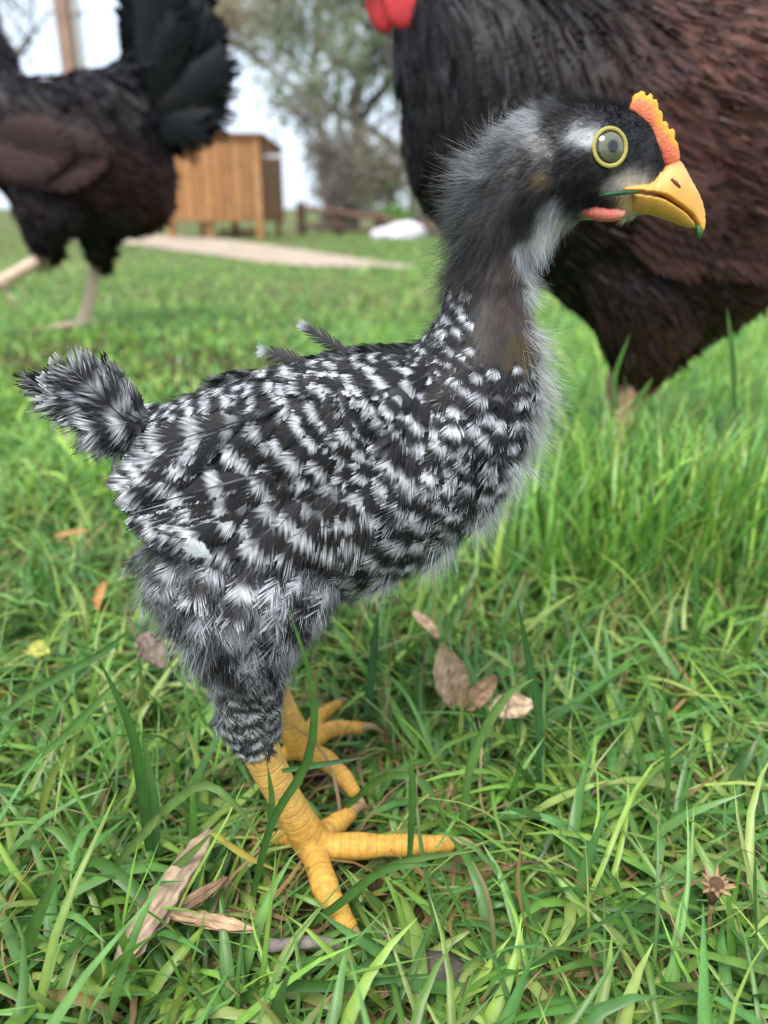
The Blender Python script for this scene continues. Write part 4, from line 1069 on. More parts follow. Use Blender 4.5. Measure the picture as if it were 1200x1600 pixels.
    if eye_px:
        e = P(*eye_px, Yp)
        hit = np.abs(V[:, 0] - e[0]) + np.abs(V[:, 2] - e[2]); yy = V[np.argsort(hit)[:40], 1]; hw = np.abs(yy - Yp).max()
        for s in (-1, 1):
            me = bpy.data.meshes.new('eye'); bm = bmesh.new(); bmesh.ops.create_uvsphere(bm, u_segments=20, v_segments=12, radius=.0055); bm.to_mesh(me); bm.free()
            a = me.attributes.new('Col', 'FLOAT_COLOR', 'POINT')
            cs = np.array([[.01, .01, .01, 1] if abs(v.co.y) > .0048 else [.5, .16, .03, 1] for v in me.vertices], np.float32); a.data.foreach_set('color', cs.ravel())
            o = obj('eye', me, M_eyeglass, t); o.location = tuple(np.array([e[0], Yp + s * (hw - .0005), e[2]]) - H0)
    return t, H0, BVHTree.FromPolygons([tuple(v) for v in V], [tuple(int(k) for k in t3) for t3 in T])

# right hen
Yr = .68
R_out = [(560, -52), (585, -92), (625, -118), (675, -118), (725, -92), (775, -62), (860, -42), (980, -34), (1100, -28), (1220, -30), (1320, -62), (1345, 40), (1335, 180), (1290, 330), (1225, 445), (1160, 500), (1100, 540), (1040, 565), (980, 565), (930, 530), (880, 482), (840, 450), (760, 418), (690, 372), (646, 312), (620, 240), (613, 160), (609, 80), (604, 30), (598, -8), (585, -30)]
th_r = [(900, 380), (1080, 370), (1090, 500), (1045, 575), (1005, 608), (975, 608), (950, 580), (918, 500)]
def toes3(f, zt, s, dirx=-1.0):
    return [([f, f + np.array([dirx * .03, -.02, zt]) * s, f + np.array([dirx * .058, -.036, zt - .004]) * s], [.007, .006, .004]),
            ([f, f + np.array([dirx * .035, .0, zt]) * s, f + np.array([dirx * .07, .002, zt - .004]) * s], [.0075, .006, .004]),
            ([f, f + np.array([dirx * .03, .02, zt]) * s, f + np.array([dirx * .055, .038, zt - .004]) * s], [.007, .006, .004]),
            ([f, f + np.array([-dirx * .028, .008, -.003]) * s], [.0055, .0038])]
YlN, YlF = .625, .735
hk1 = P(988, 600, YlN); ft1 = np.array([hk1[0] - .012, YlN - .004, .012])
hk2 = hk1 + [.02, YlF - YlN, 0]; ft2 = np.array([hk2[0] - .005, YlF, .012])
R_legs = [[([hk1 + [.004, 0, .02], hk1, (hk1 + ft1) / 2, ft1], [.010, .0095, .0085, .009])] + toes3(ft1, 0, 1.0),
          [([hk2 + [.004, 0, .02], hk2, (hk2 + ft2) / 2, ft2], [.010, .0095, .0085, .009])] + toes3(ft2, 0, 1.0)]
off_r = P(990, 500, YlF)[0] - P(990, 500, YlN)[0]
blk = (.011, .0105, .0125); bro = (.075, .03, .019); dbr = (.028, .0115, .008); org = (.095, .036, .014)
FR = [  # px,py,dx,dy,L,W,fluff,r,g,b
 (640,-60,.8,.6,18,8,.1,*blk),(700,-60,.7,.7,28,9,.1,*blk),(640,60,.2,1,38,8,.15,*blk),(720,60,.2,1,46,7.5,.15,.014,.011,.013),(820,60,.25,1,48,8,.15,.016,.012,.013),(900,70,.3,1,48,8,.15,.022,.014,.013),(960,40,.45,.9,46,8,.12,.02,.014,.014),
 (640,180,.1,1,34,16,.25,.013,.010,.011),(660,280,.25,1,34,18,.3,.012,.009,.009),(760,180,.15,1,40,9,.2,.02,.011,.011),(880,150,.25,1,42,9,.2,.016,.012,.013),
 (720,380,.7,.7,34,20,.3,.009,.006,.005),(850,420,.85,.5,36,20,.35,.009,.006,.005),(930,400,.9,.4,38,20,.25,.016,.008,.006),(930,300,.9,.4,40,19,.2,.02,.01,.008),
 (1020,90,.8,.55,34,17,.15,*bro),(1100,60,.95,.35,36,18,.15,.09,.040,.028),(1180,30,1,.25,38,18,.12,.10,.047,.036),(1050,200,.9,.45,38,19,.15,*bro),(1150,180,.95,.35,40,20,.15,.082,.035,.023),(1100,300,.95,.35,42,20,.15,.066,.027,.018),(1180,320,.95,.4,42,20,.15,.066,.027,.018),
 (1010,360,.9,.45,40,19,.15,.03,.012,.009),(1050,410,.95,.3,44,18,.15,.008,.005,.004),(1120,420,.9,.4,38,20,.3,.035,.014,.009),(1180,450,.85,.5,36,20,.35,.04,.017,.011),(1000,480,.5,.8,32,18,.45,.02,.010,.007),(1080,500,.7,.7,32,18,.45,.035,.014,.008),(1040,545,.2,1,30,17,.5,.05,.02,.009),(980,540,.05,1,28,15,.5,.02,.009,.006),(990,595,.0,1,20,10,.5,.014,.008,.006),(930,500,.3,.9,30,17,.4,.02,.009,.006),
 (1300,100,1,.0,40,20,.2,.04,.016,.011),(1330,-20,1,-.3,40,20,.2,.01,.01,.012),(1300,300,.9,.5,38,22,.5,.03,.012,.009),
 (585,-75,.8,.5,3,3,.1,.05,.014,.014),(560,-70,.8,.5,.2,3,.1,.05,.014,.014)]
watN = [(598, -40), (597, 0), (603, 30), (618, 47), (636, 52), (654, 42), (667, 20), (669, -8), (660, -40), (628, -52)]
watF = [(568, -35), (566, -5), (571, 22), (583, 44), (600, 57), (615, 50), (618, 20), (610, -20), (592, -45)]
hr, H0r, BVr = hen('big dark brown hen with red wattles standing behind the chick', Yr, R_out, .92,
    [(th_r, YlN, .75), ([(a, b) for a, b in th_r], YlF, .6)], R_legs, FR, None, (.42, .24, .15), .0042, 60, .27, .085, 0.0, (990, 700),
    wattles=((watN, Yr - .030, .42), (watF, Yr + .012, .42)),
    comb_o=[(560, -95), (570, -150), (590, -130), (610, -180), (635, -150), (665, -190), (685, -150), (715, -165), (712, -120), (680, -100), (620, -100)],
    beak=([(575, -88), (545, -75), (520, -50), (516, -36), (530, -44), (580, -48)], [(580, -46), (530, -40), (535, -30), (580, -28)]), eye_px=(625, -75), seed=5)
# tail of the right hen (outside the photograph to the right)
tl = bpy.data.objects.new('tail', None); col.objects.link(tl); tl.parent = hr
for k in range(12):
    u = (k % 6) / 5; s = -1 if k < 6 else 1
    b = P(1315, 10, Yr) + [0, s * .012, 0]; e = P(1430 + 60 * u, -330 + 330 * u, Yr) + [0, s * (.03 + .03 * u), 0]
    ax = e - b; L = np.linalg.norm(ax); c = (.009, .012, .012)
    Vv, Tt_, Cc = feather(ax, np.array([0, s, 0.0]), L, .045, 14, rng, plain(c, c), .3, .08, .05)
    o = obj('feather', mk_mesh('feather', Vv, Tt_, None, Cc), M_henfeather, tl); o.location = tuple(b - H0r)

# left hen
Yl = 1.33
zl = float(zg(-.6, Yl))
L_out = [(45, 112), (110, 108), (170, 95), (210, 75), (250, 130), (268, 220), (280, 285), (274, 325), (240, 365), (195, 382), (100, 382), (45, 366), (18, 322), (-25, 275), (-62, 200), (-80, 120), (-85, 40), (-92, -30), (-112, -62), (-128, -92), (-100, -128), (-62, -122), (-35, -75), (-8, 8), (20, 75)]
L_tail = [(195, 70), (205, -30), (245, -62), (300, -52), (330, 10), (342, 80), (340, 140), (318, 190), (285, 235), (245, 240), (210, 170)]
th_s = [(100, 290), (215, 300), (182, 390), (168, 424), (140, 428), (122, 395)]
th_w = [(5, 270), (125, 290), (104, 390), (84, 408), (52, 408), (38, 388)]
YS, YW = 1.355, 1.28
hS = P(150, 415, YS); fS = np.array([P(131, 505, YS)[0], YS, 0]); fS[2] = float(zg(fS[0], YS)) + .014
hW = P(66, 404, YW); fW = P(2, 440, YW - .02)
L_legs = [[([hS + [.004, 0, .03], hS, (hS + fS) / 2, fS], [.0125, .0125, .0115, .0125])] + toes3(fS, 0, 1.0),
          [([hW + [.03, 0, .02], hW, (hW + fW) / 2, fW], [.0125, .012, .0115, .0115]),
           ([fW, fW + [-.02, -.012, -.012], fW + [-.04, -.02, -.04]], [.008, .0065, .004]), ([fW, fW + [-.025, .004, -.016], fW + [-.05, .006, -.045]], [.008, .0065, .004]),
           ([fW, fW + [-.018, .018, -.016], fW + [-.03, .03, -.04]], [.008, .0065, .004]), ([fW, fW + [.008, .002, -.018], fW + [.012, .002, -.034]], [.0065, .0055, .004])]]
pur = (.013, .011, .0155); grn = (.0045, .0085, .0095)
FLh = [(-60,-60,.6,.8,30,11,.1,*pur),(0,60,.3,1,60,14,.12,*pur),(40,140,.5,.9,62,16,.12,.014,.012,.016),(-40,100,.2,1,55,16,.12,*pur),
 (110,150,.45,.9,60,14,.12,.022,.0185,.022),(170,140,.5,.9,60,14,.12,.018,.0145,.018),(200,200,.6,.9,50,16,.15,.014,.009,.0115),
 (60,220,1,.15,60,24,.05,.046,.018,.014),(130,230,1,.25,60,24,.05,.055,.021,.016),(0,230,1,.2,55,24,.05,.028,.012,.011),(120,265,1,.1,55,24,.05,.05,.018,.014),
 (60,310,.8,.6,45,22,.2,.008,.0065,.008),(140,320,.8,.5,45,22,.3,.006,.005,.007),(30,340,.5,.9,40,22,.3,.024,.011,.010),(60,385,.2,1,35,20,.4,.007,.006,.007),(150,390,.1,1,32,16,.4,.005,.005,.006),
 (230,300,.7,.7,42,24,.4,.042,.0155,.0135),(200,350,.6,.8,40,24,.4,.022,.0095,.009),(255,280,.8,.6,40,24,.4,.045,.017,.014),
 (230,130,.5,-.6,50,26,.1,*grn),(270,60,.35,-1,70,30,.1,*grn),(300,130,.8,-.5,60,30,.1,*grn),(290,200,.9,.3,50,28,.2,.004,.006,.0075),(240,0,.1,-1,70,30,.1,*grn),(320,60,.6,-.7,60,30,.1,.003,.0055,.007),
 (-110,-80,.8,.4,.2,5,.1,.4,.05,.05)]
hl, H0l, BVl = hen('dark hen walking away with raised green-black tail and pale legs', Yl, L_out, .85,
    [(L_tail, Yl, .4), (th_s, YS, .8), (th_w, YW, .8)], L_legs, FLh, None, (.82, .58, .42), .0065, 42, .32, .085, zl, (130, 480),
    wattles=(([(-128, -66), (-130, -40), (-118, -20), (-104, -30), (-104, -62)], Yl - .02, .4), ([(-132, -66), (-136, -42), (-124, -24), (-108, -32), (-108, -62)], Yl + .02, .4)),
    comb_o=[(-130, -110), (-125, -150), (-110, -135), (-95, -165), (-80, -140), (-62, -150), (-64, -118), (-95, -118)],
    beak=([(-118, -100), (-140, -92), (-156, -78), (-140, -80), (-118, -80)], [(-118, -80), (-142, -77), (-136, -70), (-118, -68)]), eye_px=(-98, -98), seed=9, max_big=150)
tl = bpy.data.objects.new('tail', None); col.objects.link(tl); tl.parent = hl
for k, (tx, ty) in enumerate([(205, -62), (232, -90), (262, -100), (295, -85), (325, -50), (345, -5), (356, 40), (364, 85), (366, 125), (360, 158), (354, 192), (330, 205), (215, -40), (250, -60), (290, -40), (322, 10), (340, 60), (348, 110), (338, 150), (310, 190), (345, 175), (358, 60), (300, 225), (280, 20), (225, 20)]):
    s = -1 if k % 2 else 1
    b = P(232 + 20 * math.sin(k), 190 - 12 * math.cos(k), Yl + s * .02); e = P(tx, ty, Yl + s * (.035 + .02 * math.sin(k * 2)))
    ax = e - b; L = np.linalg.norm(ax); c = np.array([.0022, .0042, .005]) * (1 + .4 * math.sin(k))
    Vv, Tt_, Cc = feather(ax, np.array([.1, -1.0 if s < 0 else 1, .1]), L * .96, .055, 14, rng, plain(c, c * .7), .3, .05, .12)
    o = obj('feather', mk_mesh('feather', Vv, Tt_, None, Cc), M_henfeather, tl); o.location = tuple(b - H0l)

def hen_wing(parent, H0, bvh, Yp, rows, cols_):
    wg = bpy.data.objects.new('wing', None); col.objects.link(wg); wg.parent = parent
    for k, (b0, t0, W) in enumerate(rows):
        pts = []
        for q_, lift in ((b0, .003 if Yp < 1 else .012), (t0, (.010 if Yp < 1 else .024) + .0006 * (k % 5))):
            d = nrm(ray(*q_)); r = bvh.ray_cast(Vector(CL), Vector(d), 3)
            pts.append(np.array(r[0]) - d * lift if r[0] is not None else P(*q_, Yp - .08))
        for s in (0, 1):
            b, t = pts[0].copy(), pts[1].copy()
            if s: b[1] = 2 * Yp - b[1]; t[1] = 2 * Yp - t[1]
            ax = t - b; L = np.linalg.norm(ax); c = np.array(cols_[k % len(cols_)])
            Vv, Tt_, Cc = feather(ax, np.array([0, 1.0 if s else -1.0, .2]), L / .96, W, 18, rng, plain(c, c * .8), .2, .03, .05)
            o = obj('feather', mk_mesh('feather', Vv, Tt_, None, Cc), M_henfeather, wg); o.location = tuple(b - H0)
rows = []
for k in range(9):
    u = k / 8; rows.append(((-40 + 50 * u, 262 - 62 * u), (100 + 78 * math.sin(.4 + 2.0 * u), 284 - 62 * u), .034))
for k in range(7):
    u = k / 6; rows.append(((-60 + 60 * u, 245 - 55 * u), (40 + 75 * math.sin(.5 + 1.9 * u), 268 - 62 * u), .036))
hen_wing(hl, H0l, BVl, Yl, rows, [(.036, .0145, .0115), (.043, .0165, .013), (.03, .012, .01)])
rows = []
for k in range(9):
    u = k / 8; rows.append(((1040 + 30 * u, 395 - 130 * u), (1260 + 40 * math.sin(2 * u), 425 - 150 * u), .026))
for k in range(8):
    u = k / 7; rows.append(((985 + 25 * u, 385 - 120 * u), (1090 + 40 * math.sin(2.6 * u), 418 - 125 * u), .024))
hen_wing(hr, H0r, BVr, Yr, rows, [(.05, .02, .013), (.066, .027, .018), (.04, .016, .012)])

# ------------------------------------------------------------------ litter lying in the grass
def leaf_thing(name, label, base, axis, up, L, W, c, curl, lob=0, thick=.0004, cat='leaf'):
    axis = nrm(axis); up = nrm(np.asarray(up, float) - axis * np.dot(up, axis)); lat = np.cross(up, axis)
    n, m = 16, 9; V = []; Cc = []
    for sgn in (1, -1):
        for i in range(n):
            t = i / (n - 1); w = W / 2 * (math.sin(math.pi * min(t * .93 + .05, 1)) ** .7) * (1 + lob * (math.sin(t * 7.3 + 1) * .6 + math.sin(t * 17.1) * .4) + (.06 + lob * .5) * rng.normal())
            for j in range(m):
                s = -1 + 2 * j / (m - 1)
                z = curl * W * (s * s) * (.6 + .4 * math.sin(t * 4)) - curl * L * .5 * (t - .5) ** 2 + .03 * W * math.sin(t * 13 + s * 5)
                V.append(axis * L * (t - .5) + lat * w * s + up * (z + sgn * thick))
                v = 1 - .35 * (abs(s) < .14) + .18 * rng.normal(); Cc.append(np.clip(np.array(c) * v, .01, .8))
    Q = []
    for k in (0, 1):
        for i in range(n - 1):
            for j in range(m - 1):
                q = [k * n * m + i * m + j, k * n * m + i * m + j + 1, k * n * m + (i + 1) * m + j + 1, k * n * m + (i + 1) * m + j]
                Q.append(q if k else q[::-1])
    rim = [(i, 0) for i in range(n)] + [(n - 1, j) for j in range(1, m)] + [(i, m - 1) for i in range(n - 2, -1, -1)] + [(0, j) for j in range(m - 2, 0, -1)]
    ids = [i * m + j for i, j in rim]
    for x, y in zip(ids, ids[1:] + ids[:1]): Q.append([x, y, y + n * m, x + n * m])
    o = Acc().add(V, Q=Q, C=Cc).build(name, M_litter); o.location = tuple(base)
    return tag(o, label, cat)
tan = (.56, .38, .235)
leaf_thing('dead_leaf', 'curled tan dead leaf upright between grass blades under the chick breast', G(702, 1058, .036), [-.25, .25, 1], [.2, -1, .3], .030, .016, tan, .25)
leaf_thing('dead_leaf', 'folded brown dead leaf leaning against the curled tan one', G(752, 1082, .034), [.75, .2, .8], [-.3, -1, .5], .021, .009, (.42, .26, .155), .3)
leaf_thing('dead_leaf', 'pale oval dead leaf lying flat beside the folded brown one', G(800, 1105, .032), [1, .15, .1], [0, -.6, 1], .020, .012, (.60, .42, .27), .2)
leaf_thing('dead_leaf', 'long thin tan dead leaf below the chick belly', G(665, 975, .034), [-.6, .7, .35], [.2, -.8, .8], .022, .006, tan, .3)
leaf_thing('dead_leaf', 'crumpled grey-brown dead leaf behind the chick thigh', G(238, 1015, .036), [-.6, .5, .5], [0, -.8, 1], .022, .012, (.24, .18, .14), .4, .2)
leaf_thing('bark_strip', 'ragged flat strip of grey-brown bark leaning in the grass', G(262, 1395, .028), [.42, .78, .30], [-.1, -.6, 1], .047, .0105, (.36, .26, .175), .06, .14, .0009, 'bark')
leaf_thing('bark_strip', 'thin pale splinter of bark beside the ragged strip', G(330, 1440, .026), [1, -.25, .05], [0, -.4, 1], .030, .0045, (.42, .27, .16), .1, .1, .0008, 'bark')
leaf_thing('bark_strip', 'narrow brown bark splinter tucked under the ragged strip', G(285, 1420, .022), [.7, .6, .1], [0, -.4, 1], .034, .005, (.30, .19, .11), .1, .1, .0008, 'bark')
leaf_thing('dead_leaf', 'orange-yellow fallen leaf in the grass near the chick tail', G(112, 834, .04), [1, .3, .1], [0, -.5, 1], .022, .005, (.5, .29, .12), .3)
leaf_thing('dead_leaf', 'small curled orange leaf low beside the chick rump', G(158, 930, .04), [.3, .3, 1], [-.3, -1, .2], .017, .006, (.55, .3, .12), .4)
leaf_thing('dead_leaf', 'yellowed broad leaf tip among grass at the lawn edge', G(60, 1018, .04), [.8, -.5, .2], [0, -.5, 1], .017, .009, (.36, .36, .08), .3)
a = Acc(); tube(a, crom([G(420, 1478, .008), G(455, 1476, .012), G(500, 1472, .012), G(545, 1490, .006)], 5), .0021 + .00022 * np.sin(np.arange(16) * 1.7), 8, (.28, .24, .22))
tag(a.build('twig', M_litter), 'short grey weathered twig below the chick front toe', 'twig')
a = Acc(); tube(a, [G(650, 1510, .004), G(690, 1525, .008), G(735, 1530, .004)], [.005, .007, .004], 8, (.12, .095, .08))
tag(a.build('clod', M_litter), 'dark grey-brown clod of soil showing between the grass blades', 'clod')
# dried flower head
fh = thing('dried_flower', 'brown dried flower head with spiky bracts in the grass', 'flower'); fc = G(1116, 1388, .044); fh.location = tuple(fc)
a = Acc(); tube(a, [(0, 0, -.006), (0, 0, -.001), (0, -.001, .003)], [.0008, .0024, .0022], 10, (.14, .075, .04)); a.build('disc', M_litter, fh)
for k in range(14):
    an = k * 6.283 / 14; d = np.array([math.cos(an), math.sin(an) * .8 - .3, .6 + .2 * math.sin(k * 3)])
    a = Acc(); tube(a, [nrm(d) * .0016, nrm(d) * .0032, nrm(d) * (.0060 + .0012 * math.sin(k * 5))], [.0006, .0009, .0002], 5, (.36, .23, .12)); a.build('bract', M_litter, fh)
a = Acc(); tube(a, [(0, 0, -.006), (.002, .002, -.02), (.001, .004, -.036)], .0007, 6, (.2, .15, .07)); a.build('stalk', M_litter, fh)

# ------------------------------------------------------------------ grass
def blades(acc, x, y, L, w, az, th0, kap, cb, ct, seg, fold=True, twist=None, z0=None, rs=rng, wav=.3):
    n = len(x)
    z = zg(x, y) - .002 if z0 is None else z0
    pos = np.stack([x, y, z], -1)
    V, C = [], []
    brown = rs.random(n) < .10
    tw = rs.normal(size=n) * .9 if twist is None else twist
    for i in range(seg + 1):
        s = i / seg
        a = az + wav * np.sin(s * 4 + x * 300) + tw * s * .5
        dh = np.stack([np.cos(a), np.sin(a), np.zeros(n)], -1)
        th = th0 + kap * s ** 1.3
        t = dh * np.sin(th)[:, None] + np.array([0, 0, 1.0]) * np.cos(th)[:, None]
        if i:
            pos = pos + t * (L / seg)[:, None]
            gz = zg(pos[:, 0], pos[:, 1]) + .002
            pos = np.concatenate([pos[:, :2], np.maximum(pos[:, 2], gz)[:, None]], 1)
        side = np.stack([-np.sin(a), np.cos(a), np.zeros(n)], -1)
        nr = np.cross(t, side)
        rot = tw * (s - .3)
        side = side * np.cos(rot)[:, None] + nr * np.sin(rot)[:, None]
        ww = w * .5 * ((.62 + .75 * s) if s < .5 else 1.0) * (1 - s ** 2.6) + w * .02
        if fold:
            V += [pos - side * ww[:, None], pos + nr * (ww * .42)[:, None], pos + side * ww[:, None]]
        else: V += [pos - side * ww[:, None], pos + side * ww[:, None]]
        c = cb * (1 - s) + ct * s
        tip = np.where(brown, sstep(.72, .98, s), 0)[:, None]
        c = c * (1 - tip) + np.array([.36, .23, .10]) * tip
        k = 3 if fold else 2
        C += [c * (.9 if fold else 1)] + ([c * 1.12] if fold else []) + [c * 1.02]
    k = 3 if fold else 2
    V = np.stack(V, 1); C = np.stack(C, 1); nv = k * (seg + 1)
    q = []
    for i in range(seg):
        for j in range(k - 1): q.append([i * k + j, i * k + j + 1, (i + 1) * k + j + 1, (i + 1) * k + j])
    Q = (np.arange(n)[:, None, None] * nv + np.array(q)[None]).reshape(-1, 4)
    acc.add(V.reshape(-1, 3), None, Q, C.reshape(-1, 3))
GREENS = np.array([1.14, 1.06, .92]) * np.array([(.095, .218, .040), (.070, .190, .052), (.128, .262, .046), (.178, .292, .056), (.050, .140, .028), (.105, .235, .068), (.22, .30, .09)])
DEAD = np.array([(.34, .22, .11), (.42, .29, .15), (.26, .16, .08), (.40, .24, .09)])
def grass_cols(n, pdead, bright=1.0):
    c = GREENS[rng.integers(0, len(GREENS), n)] * rng.uniform(.75, 1.6, (n, 1)) * bright * 1.1
    dd = rng.random(n) < pdead
    c[dd] = DEAD[rng.integers(0, len(DEAD), dd.sum())] * rng.uniform(.7, 1.15, (dd.sum(), 1))
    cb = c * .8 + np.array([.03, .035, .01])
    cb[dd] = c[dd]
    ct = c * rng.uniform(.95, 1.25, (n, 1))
    return cb, ct, dd
toe_pts = np.concatenate([np.linspace(p_, q_, 4) for p_, q_, r_, s_ in bones if min(p_[2], q_[2]) < .03])[:, :2]
def hmul(x, y):
    right = sstep(-.02, .22, x / np.maximum(y, .2)) * sstep(.36, .62, y)
    left = (1 - sstep(-.12, .08, x / np.maximum(y, .2))) * sstep(.7, 1.0, y)
    return 1 + .15 * right - .5 * left
def patch(x, y):                                     # bare, strawy ground by the walking hen
    g = np.exp(-(((x + .52) / .16) ** 2 + ((y - 1.12) / .09) ** 2)) + .8 * np.exp(-(((x + .25) / .1) ** 2 + ((y - 1.1) / .07) ** 2))
    return g
def zone(n, y0, y1, half, Lr, wr, seg, fold, pd, name, bright=1.0, pathcut=False, lean=(.15, 1.0), dens_pow=1.0):
    u = rng.random(n); y = (y0 ** dens_pow + u * (y1 ** dens_pow - y0 ** dens_pow)) ** (1 / dens_pow)
    x = (rng.random(n) * 2 - 1) * (half[0] + half[1] * y)
    if pathcut:
        m = ~in_poly(x, y, PATH_POLY) & ~((x > hx0 - .1) & (x < hx1 + .1) & (y > hY - .1) & (y < hY + hD)); x, y = x[m], y[m]
    pt = patch(x, y); m = rng.random(len(x)) > pt * .8; x, y = x[m], y[m]
    n = len(x)
    dt_ = np.full(n, 9.0)
    if y0 < .5:
        for tp in toe_pts: dt_ = np.minimum(dt_, np.hypot(x - tp[0], (y - tp[1]) * np.where(y < tp[1], .62, 1.0)))
        m = dt_ > .006; x, y, dt_ = x[m], y[m], dt_[m]; n = len(x)
    L = rng.gamma(6, 1 / 6, n) * (Lr[1] - Lr[0]) * .6 + Lr[0]
    L = L * hmul(x, y)
    press = 1 - sstep(.006, .034, dt_)
    L = L * (1 - .58 * press)
    w = wr[0] + (wr[1] - wr[0]) * rng.random(n) ** 1.5 * (1 - .3 * press)
    az = rng.random(n) * 6.283
    th0 = rng.uniform(lean[0], lean[1], n) * (1 - .35 * (hmul(x, y) - 1)) + .45 * press
    kap = rng.uniform(.0, 3.0, n) * (1 - .5 * np.clip(hmul(x, y) - 1, 0, 1))
    bl = 1 + .25 * sstep(.3, .9, y)
    cb, ct, dd = grass_cols(n, pd)
    cb = cb * bright; ct = ct * bright
    th0[dd] += .5; L[dd] *= .8; w[dd] *= .7
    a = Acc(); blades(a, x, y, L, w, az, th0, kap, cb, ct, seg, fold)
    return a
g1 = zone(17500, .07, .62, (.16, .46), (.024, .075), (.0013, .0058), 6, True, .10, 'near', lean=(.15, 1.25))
# taller upright tussock in front of the big hen's legs
n = 1100; x = rng.normal(.195, .055, n); y = rng.uniform(.44, .60, n)
cb, ct, dd = grass_cols(n, .0, 1.35)
blades(g1, x, y, rng.uniform(.065, .135, n), rng.uniform(.002, .0045, n), rng.random(n) * 6.283, rng.uniform(.0, .4, n), rng.uniform(.1, .9, n), cb, ct, 6, False)
# thin straw stems curling on top
n = 420; x = (rng.random(n) * 2 - 1) * .36; y = rng.uniform(.12, .7, n)
cb, ct, dd = grass_cols(n, 1.0, 1.25)
blades(g1, x, y, rng.uniform(.04, .085, n), rng.uniform(.0007, .0015, n), rng.random(n) * 6.283, rng.uniform(.3, 1.1, n), rng.uniform(-.5, 2.4, n), cb, ct, 8, False, wav=.9)
# matted thatch under the blades
n = 9000; x = (rng.random(n) * 2 - 1) * .45; y = rng.uniform(.07, .75, n)
cb, ct, dd = grass_cols(n, .55, .75)
blades(g1, x, y, rng.uniform(.02, .06, n), rng.uniform(.001, .003, n), rng.random(n) * 6.283, rng.uniform(1.0, 1.5, n), rng.uniform(-.1, .5, n), cb, ct, 5, False)
tag(g1.build('near_grass', M_grass), 'green lawn grass blades around the chick feet', 'grass', kind='stuff')
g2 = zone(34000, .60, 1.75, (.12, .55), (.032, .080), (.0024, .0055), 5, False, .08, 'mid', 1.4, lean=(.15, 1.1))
tag(g2.build('mid_grass', M_grass), 'green lawn grass beneath the two hens', 'grass', kind='stuff')
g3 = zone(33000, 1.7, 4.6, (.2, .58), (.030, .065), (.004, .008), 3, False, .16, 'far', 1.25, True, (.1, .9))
n = 9000; x = rng.uniform(.3, 2.4, n) * np.where(rng.random(n) < .5, -1, 1); y = rng.uniform(-.3, 2.6, n)
m = np.abs(x) > .16 + .5 * np.maximum(y, 0); x, y = x[m], y[m]; n = len(x); cb, ct, dd = grass_cols(n, .1, 1.2)
blades(g3, x, y, rng.uniform(.03, .07, n), rng.uniform(.005, .009, n), rng.random(n) * 6.283, rng.uniform(.2, 1.0, n), rng.uniform(.2, 1.8, n), cb, ct, 3, False)
y4 = zone(36000, 4.4, 15, (.3, .6), (.04, .08), (.010, .02), 2, False, .3, 'far', 1.1, True, (.1, .9))
for k in range(len(y4.V)): g3.add(y4.V[k], None, y4.Q[k] - 0, y4.C[k])
tag(g3.build('far_grass', M_grass), 'distant lawn grass around the dirt path', 'grass', kind='stuff')

# single long blades that stand out from the turf
def blade_at(acc, pts, w, c0, c1, seg=14):
    pts = crom(pts, seg // (len(pts) - 1)); n = len(pts)
    tg = nrm(np.gradient(pts, axis=0)); V, C = [], []
    for i, (p_, t_) in enumerate(zip(pts, tg)):
        s = i / (n - 1); side = nrm(np.cross(t_, np.array([.25, -1, .45]))); nr = np.cross(side, t_)
        ww = w / 2 * (.6 + .8 * min(s, .5)) * (1 - s ** 3) + w * .02
        c = np.array(c0) * (1 - s) + np.array(c1) * s
        V += [p_ - side * ww, p_ - nr * ww * .4, p_ + side * ww]; C += [c * .9, c * 1.15, c]
    Q = [[3 * i + j, 3 * i + j + 1, 3 * i + 4 + j, 3 * i + 3 + j] for i in range(n - 1) for j in (0, 1)]
    acc.add(V, None, Q, C)
a = Acc(); gA, gB, gC, gD = (.06, .15, .03), (.10, .21, .045), (.14, .24, .06), (.055, .14, .055)
def bl(pix, Ys, w, c0, c1):                           # pixel directions + distances of points along one blade
    blade_at(a, [P(px, py, yy) for (px, py), yy in zip(pix, Ys)], w, c0, c1)
bl([(395, 1400), (425, 1285), (480, 1190), (489, 1080), (450, 948)], (.196, .192, .190, .188, .186), .0032, gA, gB)
bl([(842, 1240), (843, 1130), (826, 1030), (808, 938)], (.265, .265, .264, .262), .0042, gD, gA)
bl([(105, 1400), (140, 1345), (210, 1390), (275, 1470), (305, 1560)], (.215, .205, .196, .188, .182), .0052, gB, gA)
bl([(1042, 1350), (1043, 1200), (1035, 1048)], (.235, .236, .237), .0026, gA, gB)
bl([(235, 1345), (222, 1240), (205, 1140), (155, 1030)], (.226, .226, .226, .228), .0042, gA, gA)
bl([(245, 1350), (240, 1250), (222, 1150)], (.225, .224, .224), .0040, gD, gB)
bl([(110, 1440), (200, 1330), (300, 1232), (360, 1250), (420, 1330)], (.208, .205, .202, .200, .200), .0034, gC, gC)
bl([(150, 1470), (260, 1370), (335, 1298)], (.2, .2, .2), .0038, gC, gC)
bl([(330, 1300), (380, 1335), (432, 1360)], (.2, .198, .197), .0024, (.40, .36, .05), (.45, .33, .06))
bl([(572, 1120), (582, 1040), (592, 950)], (.30, .30, .30), .0046, gD, gD)
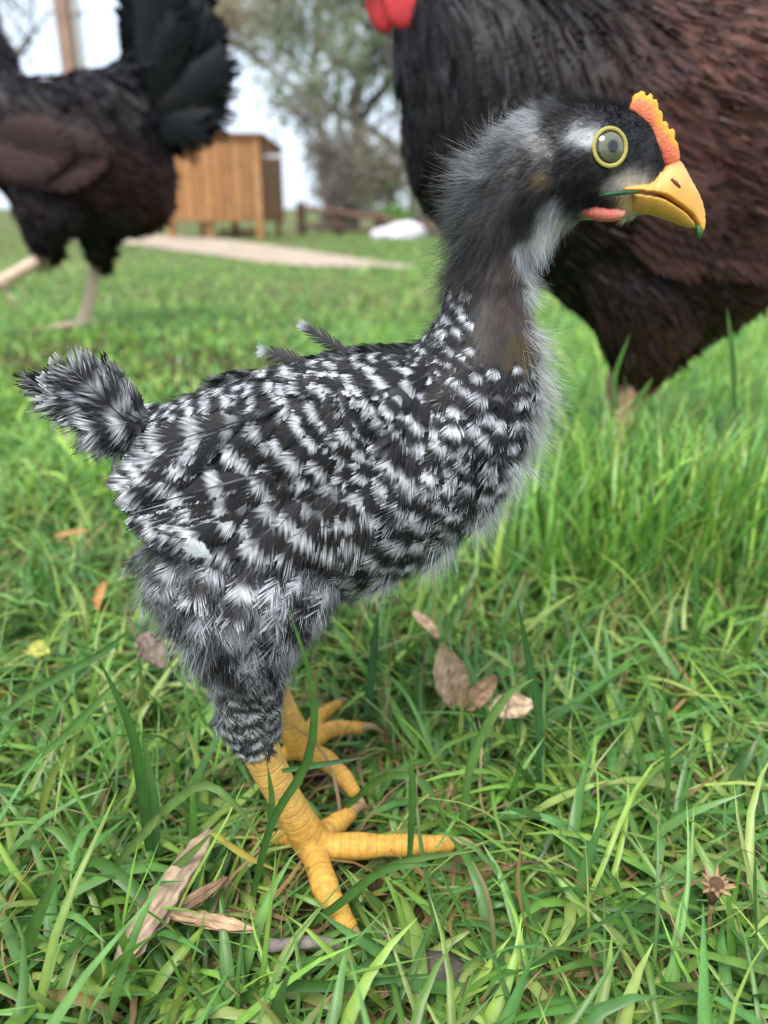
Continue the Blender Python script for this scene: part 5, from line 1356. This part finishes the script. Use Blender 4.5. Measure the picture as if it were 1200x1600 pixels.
bl([(10, 1600), (45, 1470), (105, 1330)], (.175, .18, .185), .0048, gA, gB)
bl([(775, 1610), (772, 1480), (762, 1400), (738, 1345)], (.172, .174, .176, .178), .0018, gB, (.42, .25, .17))
bl([(530, 1450), (570, 1380), (640, 1345), (752, 1328)], (.205, .2, .198, .196), .0036, gA, gC)
bl([(430, 1480), (520, 1420), (600, 1360), (690, 1350)], (.195, .19, .188, .186), .0036, gA, gB)
bl([(540, 1262), (600, 1215), (660, 1222), (700, 1290)], (.24, .235, .23, .226), .0034, gA, gB)
bl([(440, 1205), (500, 1195), (570, 1183)], (.215, .213, .212), .0022, gA, gD)
bl([(415, 1330), (425, 1260), (418, 1195)], (.205, .204, .204), .0024, gA, gB)
bl([(985, 1300), (1010, 1240), (1000, 1180), (985, 1120)], (.25, .252, .254, .256), .0038, gB, gB)
bl([(720, 1300), (740, 1180), (790, 1090), (835, 1060)], (.235, .24, .245, .25), .0042, gB, gC)
bl([(300, 1600), (420, 1545), (540, 1540), (690, 1520)], (.165, .165, .165, .165), .0040, gA, gA)
bl([(1085, 1010), (1088, 920), (1084, 830)], (.32, .32, .32), .0038, gA, gB)
bl([(965, 640), (960, 590), (985, 520)], (.50, .50, .50), .0045, gB, gB)
bl([(985, 640), (1020, 590)], (.49, .49), .0040, gB, gB)
bl([(1148, 640), (1145, 560), (1136, 480)], (.48, .48, .48), .0050, gA, gB)
bl([(640, 1340), (645, 1240), (640, 1180)], (.215, .215, .215), .0030, gA, gB)
bl([(0, 1120), (60, 1075), (160, 1020), (200, 985)], (.25, .255, .26, .262), .0036, gB, gA)
bl([(20, 1210), (90, 1160), (170, 1080), (200, 1060)], (.235, .24, .245, .25), .003, gB, gB)
bl([(60, 1300), (75, 1230), (100, 1180), (135, 1130)], (.222, .224, .226, .228), .0028, (.25, .27, .05), gB)
bl([(0, 1590), (80, 1555), (170, 1580), (230, 1640)], (.165, .164, .163, .162), .0040, (.35, .28, .10), (.38, .24, .12))
tag(a.build('long_blades', M_grass), 'long single grass blades rising above the turf', 'grass', kind='stuff')
